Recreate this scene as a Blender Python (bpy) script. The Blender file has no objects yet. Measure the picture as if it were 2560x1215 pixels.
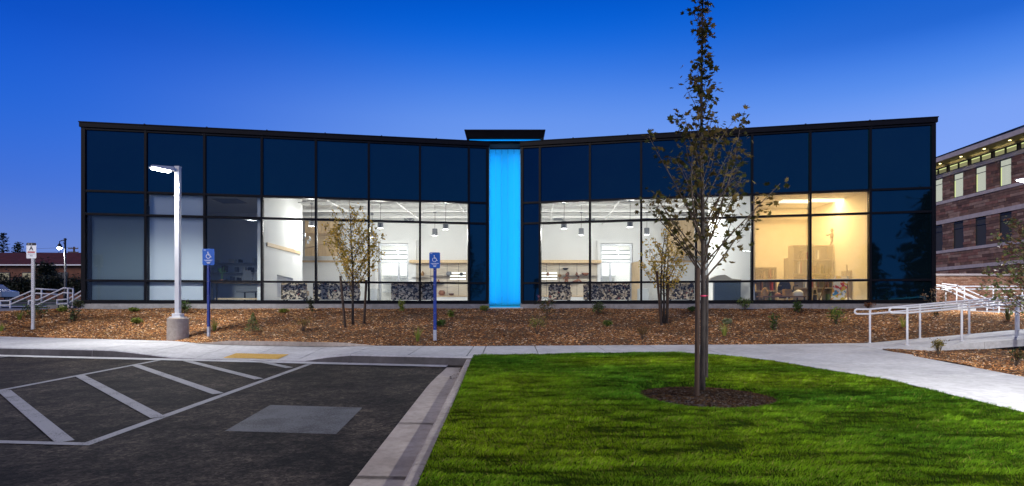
import bpy, math, random
import numpy as np
from mathutils import Vector, Matrix

random.seed(7)
RNG = np.random.default_rng(11)
scene = bpy.context.scene
COL = scene.collection
R = math.radians

# ------------------------------------------------------------------ camera
F, CX, HZ, EYE = 1480.0, 1280.0, 768.0, 1.45      # measured on the 2560 px photograph
cam_d = bpy.data.cameras.new('camera')
cam = bpy.data.objects.new('camera', cam_d)
COL.objects.link(cam)
cam.location = (0, 0, EYE)
cam.rotation_euler = (R(90), 0, 0)
cam_d.sensor_fit = 'HORIZONTAL'
cam_d.sensor_width = 36.0
cam_d.lens = 36.0 * F / 2560.0
cam_d.shift_y = (HZ - 607.5) / 2560.0
cam_d.clip_start = 0.05
cam_d.clip_end = 3000
scene.camera = cam

# ------------------------------------------------------------------ exposure
scene.view_settings.view_transform = 'Standard'
scene.view_settings.look = 'None'
scene.view_settings.exposure = 0.0
scene.view_settings.gamma = 1.0
scene.view_settings.use_curve_mapping = False
scene.render.engine = 'CYCLES'
scene.cycles.use_denoising = True
scene.cycles.max_bounces = 8
scene.cycles.transparent_max_bounces = 16
scene.cycles.sample_clamp_indirect = 6.0
scene.cycles.caustics_reflective = False
scene.cycles.caustics_refractive = False


def lin(r, g, b):
    def c(v):
        v /= 255.0
        return v / 12.92 if v <= 0.04045 else ((v + 0.055) / 1.055) ** 2.4
    return (c(r), c(g), c(b), 1.0)


# ------------------------------------------------------------------ sky (blue hour)
world = bpy.data.worlds.new('World')
scene.world = world
world.use_nodes = True
nt = world.node_tree
nt.nodes.clear()
out = nt.nodes.new('ShaderNodeOutputWorld')
bg = nt.nodes.new('ShaderNodeBackground')
tc = nt.nodes.new('ShaderNodeTexCoord')
sep = nt.nodes.new('ShaderNodeSeparateXYZ')
nt.links.new(tc.outputs['Generated'], sep.inputs[0])


def sky_ramp(stops):
    r = nt.nodes.new('ShaderNodeValToRGB')
    r.color_ramp.interpolation = 'B_SPLINE'
    e = r.color_ramp.elements
    while len(e) < len(stops):
        e.new(0.5)
    for k, (p, c) in enumerate(stops):
        e[k].position = p
        e[k].color = lin(*c)
    nt.links.new(sep.outputs['Z'], r.inputs['Fac'])
    return r


# deeper blue to the west (-X), paler toward the east
west = sky_ramp([(0.0, (122, 144, 206)), (0.09, (100, 131, 209)), (0.16, (66, 113, 216)), (0.256, (34, 104, 218)), (0.365, (0, 78, 204)), (0.60, (0, 46, 132)), (1.0, (0, 22, 72))])
mid = sky_ramp([(0.0, (150, 178, 244)), (0.16, (132, 166, 240)), (0.30, (104, 152, 240)), (0.385, (14, 110, 226)), (0.46, (0, 88, 211)), (0.64, (0, 48, 136)), (1.0, (0, 22, 72))])
east = sky_ramp([(0.0, (158, 184, 246)), (0.16, (136, 170, 248)), (0.256, (124, 163, 246)), (0.30, (86, 145, 241)), (0.365, (0, 98, 217)), (0.60, (0, 48, 136)), (1.0, (0, 22, 72))])


def sky_mix(a, b, x0, x1):
    mr = nt.nodes.new('ShaderNodeMapRange')
    mr.interpolation_type = 'SMOOTHSTEP'
    mr.inputs['From Min'].default_value = x0
    mr.inputs['From Max'].default_value = x1
    nt.links.new(sep.outputs['X'], mr.inputs['Value'])
    mx = nt.nodes.new('ShaderNodeMix')
    mx.data_type = 'RGBA'
    nt.links.new(mr.outputs['Result'], mx.inputs['Factor'])
    nt.links.new(a, mx.inputs['A'])
    nt.links.new(b, mx.inputs['B'])
    return mx.outputs['Result']


wm = sky_mix(west.outputs['Color'], mid.outputs['Color'], -0.68, 0.0)
skyc = sky_mix(wm, east.outputs['Color'], 0.05, 0.68)
nt.links.new(skyc, bg.inputs['Color'])
bg.inputs['Strength'].default_value = 1.0
nt.links.new(bg.outputs[0], out.inputs['Surface'])

# added warm fill light from behind the camera: one very soft sun
sun_d = bpy.data.lights.new('sun', 'SUN')
sun_d.energy = 1.7
sun_d.angle = R(30)
sun_d.color = (1.0, 0.87, 0.70)
sun = bpy.data.objects.new('sun', sun_d)
COL.objects.link(sun)
sun.rotation_euler = Vector((0.52, 0.74, -0.46)).to_track_quat('-Z', 'Y').to_euler()


# ------------------------------------------------------------------ mesh helpers
class MB:
    def __init__(s):
        s.v, s.f, s.m = [], [], []
        s.cur = 0

    def add(s, vs, fs):
        n = len(s.v)
        s.v += [tuple(p) for p in vs]
        s.f += [tuple(i + n for i in f) for f in fs]
        s.m += [s.cur] * len(fs)
        return s

    def box(s, x0, x1, y0, y1, z0, z1):
        return s.add([(x0, y0, z0), (x1, y0, z0), (x1, y1, z0), (x0, y1, z0), (x0, y0, z1), (x1, y0, z1), (x1, y1, z1), (x0, y1, z1)],
                     [(0, 3, 2, 1), (4, 5, 6, 7), (0, 1, 5, 4), (1, 2, 6, 5), (2, 3, 7, 6), (3, 0, 4, 7)])

    def obox(s, A, d, n, u0, u1, n0, n1, z0, z1):
        """box in the frame of a wall: u along d from A, n outward; z0/z1 may be (z at u0, z at u1)"""
        def p(u, k, z):
            return (A[0] + d[0] * u + n[0] * k, A[1] + d[1] * u + n[1] * k, z)
        za = z0 if isinstance(z0, tuple) else (z0, z0)
        zb = z1 if isinstance(z1, tuple) else (z1, z1)
        vs = [p(u0, n0, za[0]), p(u1, n0, za[1]), p(u1, n1, za[1]), p(u0, n1, za[0]), p(u0, n0, zb[0]), p(u1, n0, zb[1]), p(u1, n1, zb[1]), p(u0, n1, zb[0])]
        fs = [(0, 3, 2, 1), (4, 5, 6, 7), (0, 1, 5, 4), (1, 2, 6, 5), (2, 3, 7, 6), (3, 0, 4, 7)]
        return s.add(vs, fs)

    def prism(s, poly, z0, z1):
        n = len(poly)
        vs = [(p[0], p[1], z0) for p in poly] + [(p[0], p[1], z1) for p in poly]
        fs = [tuple(range(n - 1, -1, -1)), tuple(range(n, 2 * n))] + [(i, (i + 1) % n, n + (i + 1) % n, n + i) for i in range(n)]
        return s.add(vs, fs)

    def extr(s, poly, off):
        """extrude a 3-D polygon by a vector"""
        n = len(poly)
        o = Vector(off)
        vs = [tuple(p) for p in poly] + [tuple(Vector(p) + o) for p in poly]
        fs = [tuple(range(n - 1, -1, -1)), tuple(range(n, 2 * n))] + [(i, (i + 1) % n, n + (i + 1) % n, n + i) for i in range(n)]
        return s.add(vs, fs)

    def tube(s, pts, r, n=8, cap=True):
        pts = [Vector(p) for p in pts]
        k = len(pts)
        rs = r if isinstance(r, (list, tuple)) else [r] * k
        t0 = (pts[1] - pts[0]).normalized()
        a = t0.orthogonal().normalized()
        vs, fs = [], []
        for i in range(k):
            t = (pts[min(i + 1, k - 1)] - pts[max(i - 1, 0)]).normalized()
            a = (a - t * a.dot(t))
            a = a.normalized() if a.length > 1e-6 else t.orthogonal().normalized()
            b = t.cross(a)
            for j in range(n):
                q = 2 * math.pi * j / n
                vs.append(pts[i] + (a * math.cos(q) + b * math.sin(q)) * rs[i])
        for i in range(k - 1):
            for j in range(n):
                fs.append((i * n + j, i * n + (j + 1) % n, (i + 1) * n + (j + 1) % n, (i + 1) * n + j))
        if cap:
            fs.append(tuple(range(n - 1, -1, -1)))
            fs.append(tuple((k - 1) * n + j for j in range(n)))
        return s.add(vs, fs)

    def lathe(s, prof, c=(0, 0, 0), n=16):
        vs, fs = [], []
        for r, z in prof:
            for j in range(n):
                q = 2 * math.pi * j / n
                vs.append((c[0] + r * math.cos(q), c[1] + r * math.sin(q), c[2] + z))
        k = len(prof)
        for i in range(k - 1):
            for j in range(n):
                fs.append((i * n + j, i * n + (j + 1) % n, (i + 1) * n + (j + 1) % n, (i + 1) * n + j))
        fs.append(tuple(range(n - 1, -1, -1)))
        fs.append(tuple((k - 1) * n + j for j in range(n)))
        return s.add(vs, fs)

    def build(s, name, mat, parent=None, smooth=False, bevel=0.0):
        me = bpy.data.meshes.new(name)
        me.from_pydata(s.v, [], s.f)
        for m in (mat if isinstance(mat, (list, tuple)) else [mat]):
            me.materials.append(m)
        if isinstance(mat, (list, tuple)):
            me.polygons.foreach_set('material_index', s.m)
        if smooth:
            me.shade_smooth()
        me.update()
        return link(name, me, parent, bevel)


def link(name, data, parent=None, bevel=0.0):
    o = bpy.data.objects.new(name, data)
    COL.objects.link(o)
    if parent is not None:
        o.parent = parent
        o.matrix_parent_inverse = Matrix.Translation(-Vector(parent.location)) if parent.location.length > 0 else Matrix.Identity(4)
    if bevel:
        b = o.modifiers.new('edge', 'BEVEL')
        b.width = bevel
        b.segments = 2
        b.limit_method = 'ANGLE'
    return o


def tag(o, label=None, cat=None, group=None, kind=None):
    if label: o['label'] = label
    if cat: o['category'] = cat
    if group: o['group'] = group
    if kind: o['kind'] = kind
    return o


def thing(name, label, cat, loc=(0, 0, 0), group=None):
    o = bpy.data.objects.new(name, None)
    COL.objects.link(o)
    o.location = loc
    o.empty_display_size = 0.2
    return tag(o, label, cat, group)


def struct(name, loc=(0, 0, 0)):
    o = bpy.data.objects.new(name, None)
    COL.objects.link(o)
    o.location = loc
    o['kind'] = 'structure'
    return o


def vnoise(x, y, seed=0):
    """smooth 2-D value noise, 0..1"""
    g = np.random.default_rng(seed).uniform(0, 1, (256, 256))
    xi, yi = np.floor(x).astype(int), np.floor(y).astype(int)
    fx, fy = x - xi, y - yi
    fx, fy = fx * fx * (3 - 2 * fx), fy * fy * (3 - 2 * fy)
    a, b = g[xi % 256, yi % 256], g[(xi + 1) % 256, yi % 256]
    c, d = g[xi % 256, (yi + 1) % 256], g[(xi + 1) % 256, (yi + 1) % 256]
    return (a * (1 - fx) + b * fx) * (1 - fy) + (c * (1 - fx) + d * fx) * fy


def npmesh(name, V, faces, mat, parent=None, col=None, smooth=False):
    """V (n,3); faces (m,k) of one size; col (n,3) per-vertex tint stored as attribute 'tint'"""
    me = bpy.data.meshes.new(name)
    V = np.asarray(V, np.float32)
    faces = np.asarray(faces, np.int32)
    m, k = faces.shape
    me.vertices.add(len(V))
    me.vertices.foreach_set('co', V.ravel())
    me.loops.add(m * k)
    me.loops.foreach_set('vertex_index', faces.ravel())
    me.polygons.add(m)
    me.polygons.foreach_set('loop_start', np.arange(0, m * k, k, dtype=np.int32))
    if col is not None:
        a = me.attributes.new('tint', 'FLOAT_COLOR', 'POINT')
        c = np.ones((len(V), 4), np.float32)
        c[:, :3] = col
        a.data.foreach_set('color', c.ravel())
    me.materials.append(mat)
    me.update(calc_edges=True)
    if smooth:
        me.shade_smooth()
    return link(name, me, parent)


def rot_random(n, rng, tilt=None):
    """n random rotation matrices; tilt limits the angle of the z axis from vertical"""
    az = rng.uniform(0, 2 * np.pi, n)
    th = np.arccos(rng.uniform(-1, 1, n)) if tilt is None else rng.uniform(0, tilt, n)
    sp = rng.uniform(0, 2 * np.pi, n)

    def rz(a):
        M = np.zeros((n, 3, 3)); c, s = np.cos(a), np.sin(a)
        M[:, 0, 0] = c; M[:, 0, 1] = -s; M[:, 1, 0] = s; M[:, 1, 1] = c; M[:, 2, 2] = 1
        return M

    def ry(a):
        M = np.zeros((n, 3, 3)); c, s = np.cos(a), np.sin(a)
        M[:, 0, 0] = c; M[:, 0, 2] = s; M[:, 2, 0] = -s; M[:, 2, 2] = c; M[:, 1, 1] = 1
        return M
    return rz(az) @ ry(th) @ rz(sp)


def scatter(name, tmpl_v, tmpl_f, P, Rm, S, mat, parent=None, tint=None):
    """copy a small template to points P with rotations Rm and scales S, as one mesh"""
    tv = np.asarray(tmpl_v, float)
    n, k = len(P), len(tv)
    S = np.asarray(S, float)
    if S.ndim == 1:
        S = np.repeat(S[:, None], 3, 1)
    V = np.einsum('nij,nkj->nki', Rm, tv[None] * S[:, None, :]) + np.asarray(P)[:, None, :]
    tf = np.asarray(tmpl_f)
    Fc = (tf[None] + (np.arange(n) * k)[:, None, None]).reshape(-1, tf.shape[1])
    col = None if tint is None else np.repeat(np.asarray(tint), k, 0)
    return npmesh(name, V.reshape(-1, 3), Fc, mat, parent, col)


# ------------------------------------------------------------------ materials
def mat_new(name):
    m = bpy.data.materials.new(name)
    m.use_nodes = True
    t = m.node_tree
    return m, t, t.nodes['Principled BSDF']


def N(t, typ, **kw):
    n = t.nodes.new(typ)
    for k, v in kw.items():
        n.inputs[k].default_value = v
    return n


def M(name, c1, c2=None, scale=4.0, rough=0.7, metal=0.0, bump=0.0, bscale=None, detail=6.0, spec=0.5, coat=0.0, tint=False, lo=0.35, hi=0.65, stretch=None, trans=None):
    m, t, p = mat_new(name)
    c1 = tuple(c1) + (1,) if len(c1) == 3 else c1
    p.inputs['Base Color'].default_value = c1
    p.inputs['Roughness'].default_value = rough
    p.inputs['Metallic'].default_value = metal
    p.inputs['Specular IOR Level'].default_value = spec
    if coat:
        p.inputs['Coat Weight'].default_value = coat
    co = t.nodes.new('ShaderNodeTexCoord')
    src = co.outputs['Object']
    if stretch:
        mp = t.nodes.new('ShaderNodeMapping')
        mp.inputs['Scale'].default_value = stretch
        t.links.new(src, mp.inputs['Vector'])
        src = mp.outputs['Vector']
    colout = None
    if c2 is not None:
        c2 = tuple(c2) + (1,) if len(c2) == 3 else c2
        nz = N(t, 'ShaderNodeTexNoise', Scale=scale, Detail=detail, Roughness=0.6)
        t.links.new(src, nz.inputs['Vector'])
        rp = t.nodes.new('ShaderNodeValToRGB')
        rp.color_ramp.elements[0].position = lo
        rp.color_ramp.elements[1].position = hi
        rp.color_ramp.elements[0].color = c1
        rp.color_ramp.elements[1].color = c2
        t.links.new(nz.outputs['Fac'], rp.inputs['Fac'])
        colout = rp.outputs['Color']
    if tint:
        at = t.nodes.new('ShaderNodeAttribute')
        at.attribute_name = 'tint'
        if colout is not None:
            mm = t.nodes.new('ShaderNodeMix')
            mm.data_type = 'RGBA'
            mm.blend_type = 'MULTIPLY'
            mm.inputs['Factor'].default_value = 1.0
            t.links.new(colout, mm.inputs['A'])
            t.links.new(at.outputs['Color'], mm.inputs['B'])
            colout = mm.outputs['Result']
        else:
            colout = at.outputs['Color']
    if colout is not None:
        t.links.new(colout, p.inputs['Base Color'])
    if bump:
        nb = N(t, 'ShaderNodeTexNoise', Scale=bscale or scale * 6, Detail=8.0, Roughness=0.65)
        t.links.new(src, nb.inputs['Vector'])
        bp = N(t, 'ShaderNodeBump', Strength=bump, Distance=0.02)
        t.links.new(nb.outputs['Fac'], bp.inputs['Height'])
        t.links.new(bp.outputs['Normal'], p.inputs['Normal'])
    if trans:
        # thin leaf: part of the light comes through
        o = t.nodes['Material Output']
        tr = t.nodes.new('ShaderNodeBsdfTranslucent')
        if colout is not None:
            t.links.new(colout, tr.inputs['Color'])
        else:
            tr.inputs['Color'].default_value = c1
        ms = t.nodes.new('ShaderNodeMixShader')
        ms.inputs['Fac'].default_value = trans
        t.links.new(p.outputs[0], ms.inputs[1])
        t.links.new(tr.outputs[0], ms.inputs[2])
        t.links.new(ms.outputs[0], o.inputs['Surface'])
    return m


def emit(name, col, strength):
    m, t, p = mat_new(name)
    p.inputs['Base Color'].default_value = (0.02, 0.02, 0.02, 1)
    p.inputs['Emission Color'].default_value = tuple(col) + (1,)
    p.inputs['Emission Strength'].default_value = strength
    return m


def glass_mat(name, tint=(0.9, 0.95, 0.95), f0=1.5, rough=0.01):
    """thin window glass: fresnel mirror over clear transmission"""
    m = bpy.data.materials.new(name)
    m.use_nodes = True
    t = m.node_tree
    t.nodes.clear()
    o = t.nodes.new('ShaderNodeOutputMaterial')
    tr = t.nodes.new('ShaderNodeBsdfTransparent')
    tr.inputs['Color'].default_value = tuple(tint) + (1,)
    gl = t.nodes.new('ShaderNodeBsdfGlossy')
    gl.inputs['Roughness'].default_value = rough
    gl.inputs['Color'].default_value = (0.95, 0.97, 1, 1)
    fr = N(t, 'ShaderNodeFresnel', IOR=f0)
    ms = t.nodes.new('ShaderNodeMixShader')
    t.links.new(fr.outputs[0], ms.inputs[0])
    t.links.new(tr.outputs[0], ms.inputs[1])
    t.links.new(gl.outputs[0], ms.inputs[2])
    t.links.new(ms.outputs[0], o.inputs['Surface'])
    return m


def cloth_mat(name, col, clear, transl):
    """roller-shade cloth: woven, part open, part diffusing"""
    m = bpy.data.materials.new(name)
    m.use_nodes = True
    t = m.node_tree
    t.nodes.clear()
    o = t.nodes.new('ShaderNodeOutputMaterial')
    tp = t.nodes.new('ShaderNodeBsdfTransparent')
    tl = N(t, 'ShaderNodeBsdfTranslucent'); tl.inputs['Color'].default_value = tuple(col) + (1,)
    df = N(t, 'ShaderNodeBsdfDiffuse'); df.inputs['Color'].default_value = tuple(col) + (1,)
    co = t.nodes.new('ShaderNodeTexCoord')
    nz = N(t, 'ShaderNodeTexNoise', Scale=1.6, Detail=5.0)
    t.links.new(co.outputs['Object'], nz.inputs['Vector'])
    mth = t.nodes.new('ShaderNodeMapRange')
    mth.inputs['To Min'].default_value = max(0, clear - 0.06)
    mth.inputs['To Max'].default_value = clear + 0.06 if clear else 0
    t.links.new(nz.outputs['Fac'], mth.inputs['Value'])
    m1 = t.nodes.new('ShaderNodeMixShader'); m1.inputs[0].default_value = transl
    t.links.new(df.outputs[0], m1.inputs[1]); t.links.new(tl.outputs[0], m1.inputs[2])
    m2 = t.nodes.new('ShaderNodeMixShader')
    t.links.new(mth.outputs['Result'], m2.inputs[0])
    t.links.new(m1.outputs[0], m2.inputs[1]); t.links.new(tp.outputs[0], m2.inputs[2])
    t.links.new(m2.outputs[0], o.inputs['Surface'])
    return m


def asphalt_mat():
    m, t, p = mat_new('asphalt')
    co = t.nodes.new('ShaderNodeTexCoord')
    big = N(t, 'ShaderNodeTexNoise', Scale=0.9, Detail=12.0, Roughness=0.72)
    mid = N(t, 'ShaderNodeTexNoise', Scale=5.0, Detail=12.0, Roughness=0.85)
    fine = N(t, 'ShaderNodeTexVoronoi', Scale=55.0)
    for n in (big, mid, fine):
        t.links.new(co.outputs['Object'], n.inputs['Vector'])
    r1 = t.nodes.new('ShaderNodeValToRGB')
    r1.color_ramp.elements[0].position = 0.40; r1.color_ramp.elements[0].color = (0.0048, 0.0044, 0.0042, 1)
    r1.color_ramp.elements[1].position = 0.64; r1.color_ramp.elements[1].color = (0.031, 0.027, 0.0225, 1)
    t.links.new(big.outputs['Fac'], r1.inputs['Fac'])
    r2 = t.nodes.new('ShaderNodeValToRGB')
    r2.color_ramp.elements[0].position = 0.36; r2.color_ramp.elements[0].color = (0.30, 0.31, 0.34, 1)
    r2.color_ramp.elements[1].position = 0.66; r2.color_ramp.elements[1].color = (2.6, 2.5, 2.4, 1)
    t.links.new(mid.outputs['Fac'], r2.inputs['Fac'])
    a = t.nodes.new('ShaderNodeMix'); a.data_type = 'RGBA'; a.blend_type = 'MULTIPLY'; a.inputs['Factor'].default_value = 1
    t.links.new(r1.outputs['Color'], a.inputs['A']); t.links.new(r2.outputs['Color'], a.inputs['B'])
    r3 = t.nodes.new('ShaderNodeValToRGB')     # pale stone chips in the binder
    r3.color_ramp.elements[0].position = 0.0; r3.color_ramp.elements[0].color = (0.35, 0.35, 0.35, 1)
    r3.color_ramp.elements[1].position = 1.0; r3.color_ramp.elements[1].color = (2.3, 2.2, 2.1, 1)
    t.links.new(fine.outputs['Color'], r3.inputs['Fac'])
    b = t.nodes.new('ShaderNodeMix'); b.data_type = 'RGBA'; b.blend_type = 'MULTIPLY'; b.inputs['Factor'].default_value = 0.9
    t.links.new(a.outputs['Result'], b.inputs['A']); t.links.new(r3.outputs['Color'], b.inputs['B'])
    sp = N(t, 'ShaderNodeTexVoronoi', Scale=24.0)
    t.links.new(co.outputs['Object'], sp.inputs['Vector'])
    r4 = t.nodes.new('ShaderNodeValToRGB')
    r4.color_ramp.elements[0].position = 0.25; r4.color_ramp.elements[0].color = (0.55, 0.55, 0.56, 1)
    r4.color_ramp.elements[1].position = 0.95; r4.color_ramp.elements[1].color = (2.0, 1.95, 1.85, 1)
    t.links.new(sp.outputs['Color'], r4.inputs['Fac'])
    b2 = t.nodes.new('ShaderNodeMix'); b2.data_type = 'RGBA'; b2.blend_type = 'MULTIPLY'; b2.inputs['Factor'].default_value = 0.85
    t.links.new(b.outputs['Result'], b2.inputs['A']); t.links.new(r4.outputs['Color'], b2.inputs['B'])
    t.links.new(b2.outputs['Result'], p.inputs['Base Color'])
    p.inputs['Roughness'].default_value = 0.85
    p.inputs['Specular IOR Level'].default_value = 0.12
    bp = N(t, 'ShaderNodeBump', Strength=0.55, Distance=0.006)
    t.links.new(fine.outputs['Distance'], bp.inputs['Height'])
    bp2 = N(t, 'ShaderNodeBump', Strength=0.3, Distance=0.03)
    t.links.new(mid.outputs['Fac'], bp2.inputs['Height'])
    t.links.new(bp.outputs['Normal'], bp2.inputs['Normal'])
    t.links.new(bp2.outputs['Normal'], p.inputs['Normal'])
    return m


def paint_mat(name, c, wear):
    """road paint worn through to the asphalt"""
    m, t, p = mat_new(name)
    co = t.nodes.new('ShaderNodeTexCoord')
    n1 = N(t, 'ShaderNodeTexNoise', Scale=55.0, Detail=6.0, Roughness=0.7)
    n2 = N(t, 'ShaderNodeTexNoise', Scale=3.0, Detail=5.0)
    for n in (n1, n2):
        t.links.new(co.outputs['Object'], n.inputs['Vector'])
    ad = t.nodes.new('ShaderNodeMath'); ad.operation = 'MULTIPLY_ADD'; ad.inputs[1].default_value = 0.5
    t.links.new(n2.outputs['Fac'], ad.inputs[0]); t.links.new(n1.outputs['Fac'], ad.inputs[2])
    rp = t.nodes.new('ShaderNodeValToRGB')
    rp.color_ramp.elements[0].position = wear - 0.1; rp.color_ramp.elements[0].color = (0.022, 0.021, 0.020, 1)
    rp.color_ramp.elements[1].position = wear + 0.1; rp.color_ramp.elements[1].color = tuple(c) + (1,)
    t.links.new(ad.outputs[0], rp.inputs['Fac'])
    t.links.new(rp.outputs['Color'], p.inputs['Base Color'])
    p.inputs['Roughness'].default_value = 0.75
    bp = N(t, 'ShaderNodeBump', Strength=0.4, Distance=0.004)
    t.links.new(n1.outputs['Fac'], bp.inputs['Height'])
    t.links.new(bp.outputs['Normal'], p.inputs['Normal'])
    return m


def concrete_mat(name, c, d):
    m, t, p = mat_new(name)
    co = t.nodes.new('ShaderNodeTexCoord')
    n1 = N(t, 'ShaderNodeTexNoise', Scale=0.9, Detail=8.0, Roughness=0.65)
    n2 = N(t, 'ShaderNodeTexNoise', Scale=160.0, Detail=3.0)
    n3 = N(t, 'ShaderNodeTexNoise', Scale=9.0, Detail=8.0, Roughness=0.7)
    for n in (n1, n2, n3):
        t.links.new(co.outputs['Object'], n.inputs['Vector'])
    rp = t.nodes.new('ShaderNodeValToRGB')
    rp.color_ramp.elements[0].position = 0.3; rp.color_ramp.elements[0].color = tuple(d) + (1,)
    rp.color_ramp.elements[1].position = 0.62; rp.color_ramp.elements[1].color = tuple(c) + (1,)
    t.links.new(n1.outputs['Fac'], rp.inputs['Fac'])
    r3 = t.nodes.new('ShaderNodeValToRGB')
    r3.color_ramp.elements[0].position = 0.28; r3.color_ramp.elements[0].color = (0.72, 0.71, 0.7, 1)
    r3.color_ramp.elements[1].position = 0.6; r3.color_ramp.elements[1].color = (1.08, 1.08, 1.08, 1)
    t.links.new(n3.outputs['Fac'], r3.inputs['Fac'])
    a = t.nodes.new('ShaderNodeMix'); a.data_type = 'RGBA'; a.blend_type = 'MULTIPLY'; a.inputs['Factor'].default_value = 1
    t.links.new(rp.outputs['Color'], a.inputs['A']); t.links.new(r3.outputs['Color'], a.inputs['B'])
    t.links.new(a.outputs['Result'], p.inputs['Base Color'])
    p.inputs['Roughness'].default_value = 0.8
    bp = N(t, 'ShaderNodeBump', Strength=0.35, Distance=0.004)
    t.links.new(n2.outputs['Fac'], bp.inputs['Height'])
    bp2 = N(t, 'ShaderNodeBump', Strength=0.25, Distance=0.01)
    t.links.new(n3.outputs['Fac'], bp2.inputs['Height'])
    t.links.new(bp.outputs['Normal'], bp2.inputs['Normal'])
    t.links.new(bp2.outputs['Normal'], p.inputs['Normal'])
    return m


ASPHALT = asphalt_mat()
PAINT = paint_mat('road_paint', (0.30, 0.30, 0.30), 0.62)
PAINT_FAINT = paint_mat('faded_paint', (0.095, 0.098, 0.102), 0.72)
CONC = concrete_mat('concrete', (0.50, 0.50, 0.50), (0.37, 0.37, 0.37))
CONC_KERB = concrete_mat('kerb_concrete', (0.46, 0.40, 0.335), (0.27, 0.225, 0.18))
CONC_FACE = concrete_mat('shade_toned_kerb', (0.10, 0.093, 0.092), (0.045, 0.042, 0.043))  # kerb front coloured dark to stand in for the shade on it
CONC_DARK = concrete_mat('dark_concrete', (0.30, 0.29, 0.28), (0.19, 0.185, 0.18))
SOIL = M('mulch_bed', (0.07, 0.04, 0.025), (0.15, 0.09, 0.05), scale=14, rough=0.95, spec=0.1, bump=1.0, bscale=60)
CHIP = M('mulch_chip', (0.85, 0.85, 0.85), (1.1, 1.1, 1.1), scale=3.0, rough=0.9, tint=True, spec=0.1)
SOIL_D = M('dark_mulch', (0.025, 0.018, 0.014), (0.05, 0.036, 0.03), scale=14, rough=0.95, bump=1.0, bscale=60)
TURF = M('turf', (0.007, 0.016, 0.003), (0.014, 0.028, 0.005), scale=3, rough=0.95, bump=0.8, bscale=80, spec=0.0)
BLADE = M('grass_blade', (0.75, 0.75, 0.7), (1.2, 1.15, 1.0), scale=1.2, rough=0.6, tint=True, trans=0.3, spec=0.0)
EARTH = M('earth', (0.03, 0.035, 0.02), (0.05, 0.05, 0.03), scale=0.3, rough=0.95)
FRAME = M('dark_bronze_frame', (0.004, 0.004, 0.006), (0.006, 0.006, 0.008), scale=2, rough=0.42, spec=0.12)
FASCIA = M('fascia_metal', (0.004, 0.004, 0.007), (0.006, 0.006, 0.009), scale=1.5, rough=0.5, spec=0.12)
SPANDREL = M('spandrel_glass', (0.0015, 0.005, 0.008), (0.003, 0.009, 0.013), scale=0.3, rough=0.03, spec=0.75)
SPANDREL.node_tree.nodes['Principled BSDF'].inputs['Specular Tint'].default_value = (0.06, 0.54, 0.92, 1)
_t = SPANDREL.node_tree
_n = N(_t, 'ShaderNodeTexNoise', Scale=1.1, Detail=1.0)
_c = _t.nodes.new('ShaderNodeTexCoord')
_t.links.new(_c.outputs['Object'], _n.inputs['Vector'])
_b = N(_t, 'ShaderNodeBump', Strength=0.35, Distance=0.02)
_t.links.new(_n.outputs['Fac'], _b.inputs['Height'])
_t.links.new(_b.outputs['Normal'], _t.nodes['Principled BSDF'].inputs['Normal'])
GLASS = glass_mat('vision_glass', (0.94, 0.97, 0.97), 1.31)
GLASS_IN = glass_mat('clear_glass', (0.97, 0.98, 0.98), 1.3)
WHITE = M('white_wall', (0.79, 0.79, 0.78), (0.82, 0.82, 0.81), scale=1.2, rough=0.85)
CEIL = M('white_deck', (0.72, 0.71, 0.69), rough=0.8)
STEEL_W = M('white_steel', (0.75, 0.74, 0.72), rough=0.5)
FLOORM = M('grey_floor', (0.36, 0.34, 0.32), (0.42, 0.40, 0.37), scale=1.5, rough=0.35)
OAK = M('oak', (0.60, 0.42, 0.22), (0.74, 0.55, 0.32), scale=3.0, rough=0.5, stretch=(12, 12, 0.8))
GREYP = M('grey_paint', (0.17, 0.175, 0.185), (0.2, 0.205, 0.215), scale=1, rough=0.6)
PALE = M('pale_grey', (0.46, 0.48, 0.5), rough=0.6)
BLACK = M('black_plastic', (0.012, 0.012, 0.013), rough=0.45)
SHADEW = cloth_mat('white_shade', (0.66, 0.70, 0.76), 0.0, 0.12)
SHADEG = cloth_mat('grey_shade', (0.15, 0.19, 0.22), 0.0, 0.12)
SHADEY = cloth_mat('sheer_shade', (0.86, 0.74, 0.50), 0.72, 0.85)
GALV = M('galvanised_steel', (0.42, 0.43, 0.45), (0.55, 0.56, 0.58), scale=18, rough=0.42, metal=0.75)
LPAINT = M('light_grey_metal_paint', (0.55, 0.56, 0.58), (0.6, 0.61, 0.63), scale=3, rough=0.4)
RAILW = M('white_rail_paint', (0.68, 0.69, 0.71), (0.74, 0.75, 0.77), scale=8, rough=0.38, bump=0.05)
BLUE_S = M('sign_blue', (0.004, 0.09, 0.42), (0.006, 0.10, 0.46), scale=5, rough=0.35)
BLUE_D = M('post_blue', (0.008, 0.03, 0.22), (0.012, 0.045, 0.28), scale=9, rough=0.45)
SIGNW = M('sign_white', (0.78, 0.79, 0.8), rough=0.4)
SIGNR = M('sign_red', (0.42, 0.012, 0.012), rough=0.4)
YELLOW = M('tactile_yellow', (0.60, 0.36, 0.05), (0.68, 0.44, 0.09), scale=12, rough=0.7)
BARK = M('grey_brown_bark', (0.014, 0.010, 0.008), (0.050, 0.038, 0.031), scale=20, rough=0.9, bump=0.7, bscale=45, stretch=(1, 1, 0.35))
BARK_D = M('dark_bark', (0.05, 0.035, 0.025), (0.10, 0.07, 0.05), scale=16, rough=0.9, bump=0.6)
STAKE = M('wood_stake', (0.018, 0.009, 0.005), (0.05, 0.025, 0.013), scale=7, rough=0.85, bump=0.4, stretch=(6, 6, 0.5))
LEAF = M('leaf', (0.8, 0.8, 0.8), (1.15, 1.15, 1.1), scale=1.5, rough=0.5, tint=True, trans=0.45, spec=0.25)
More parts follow.
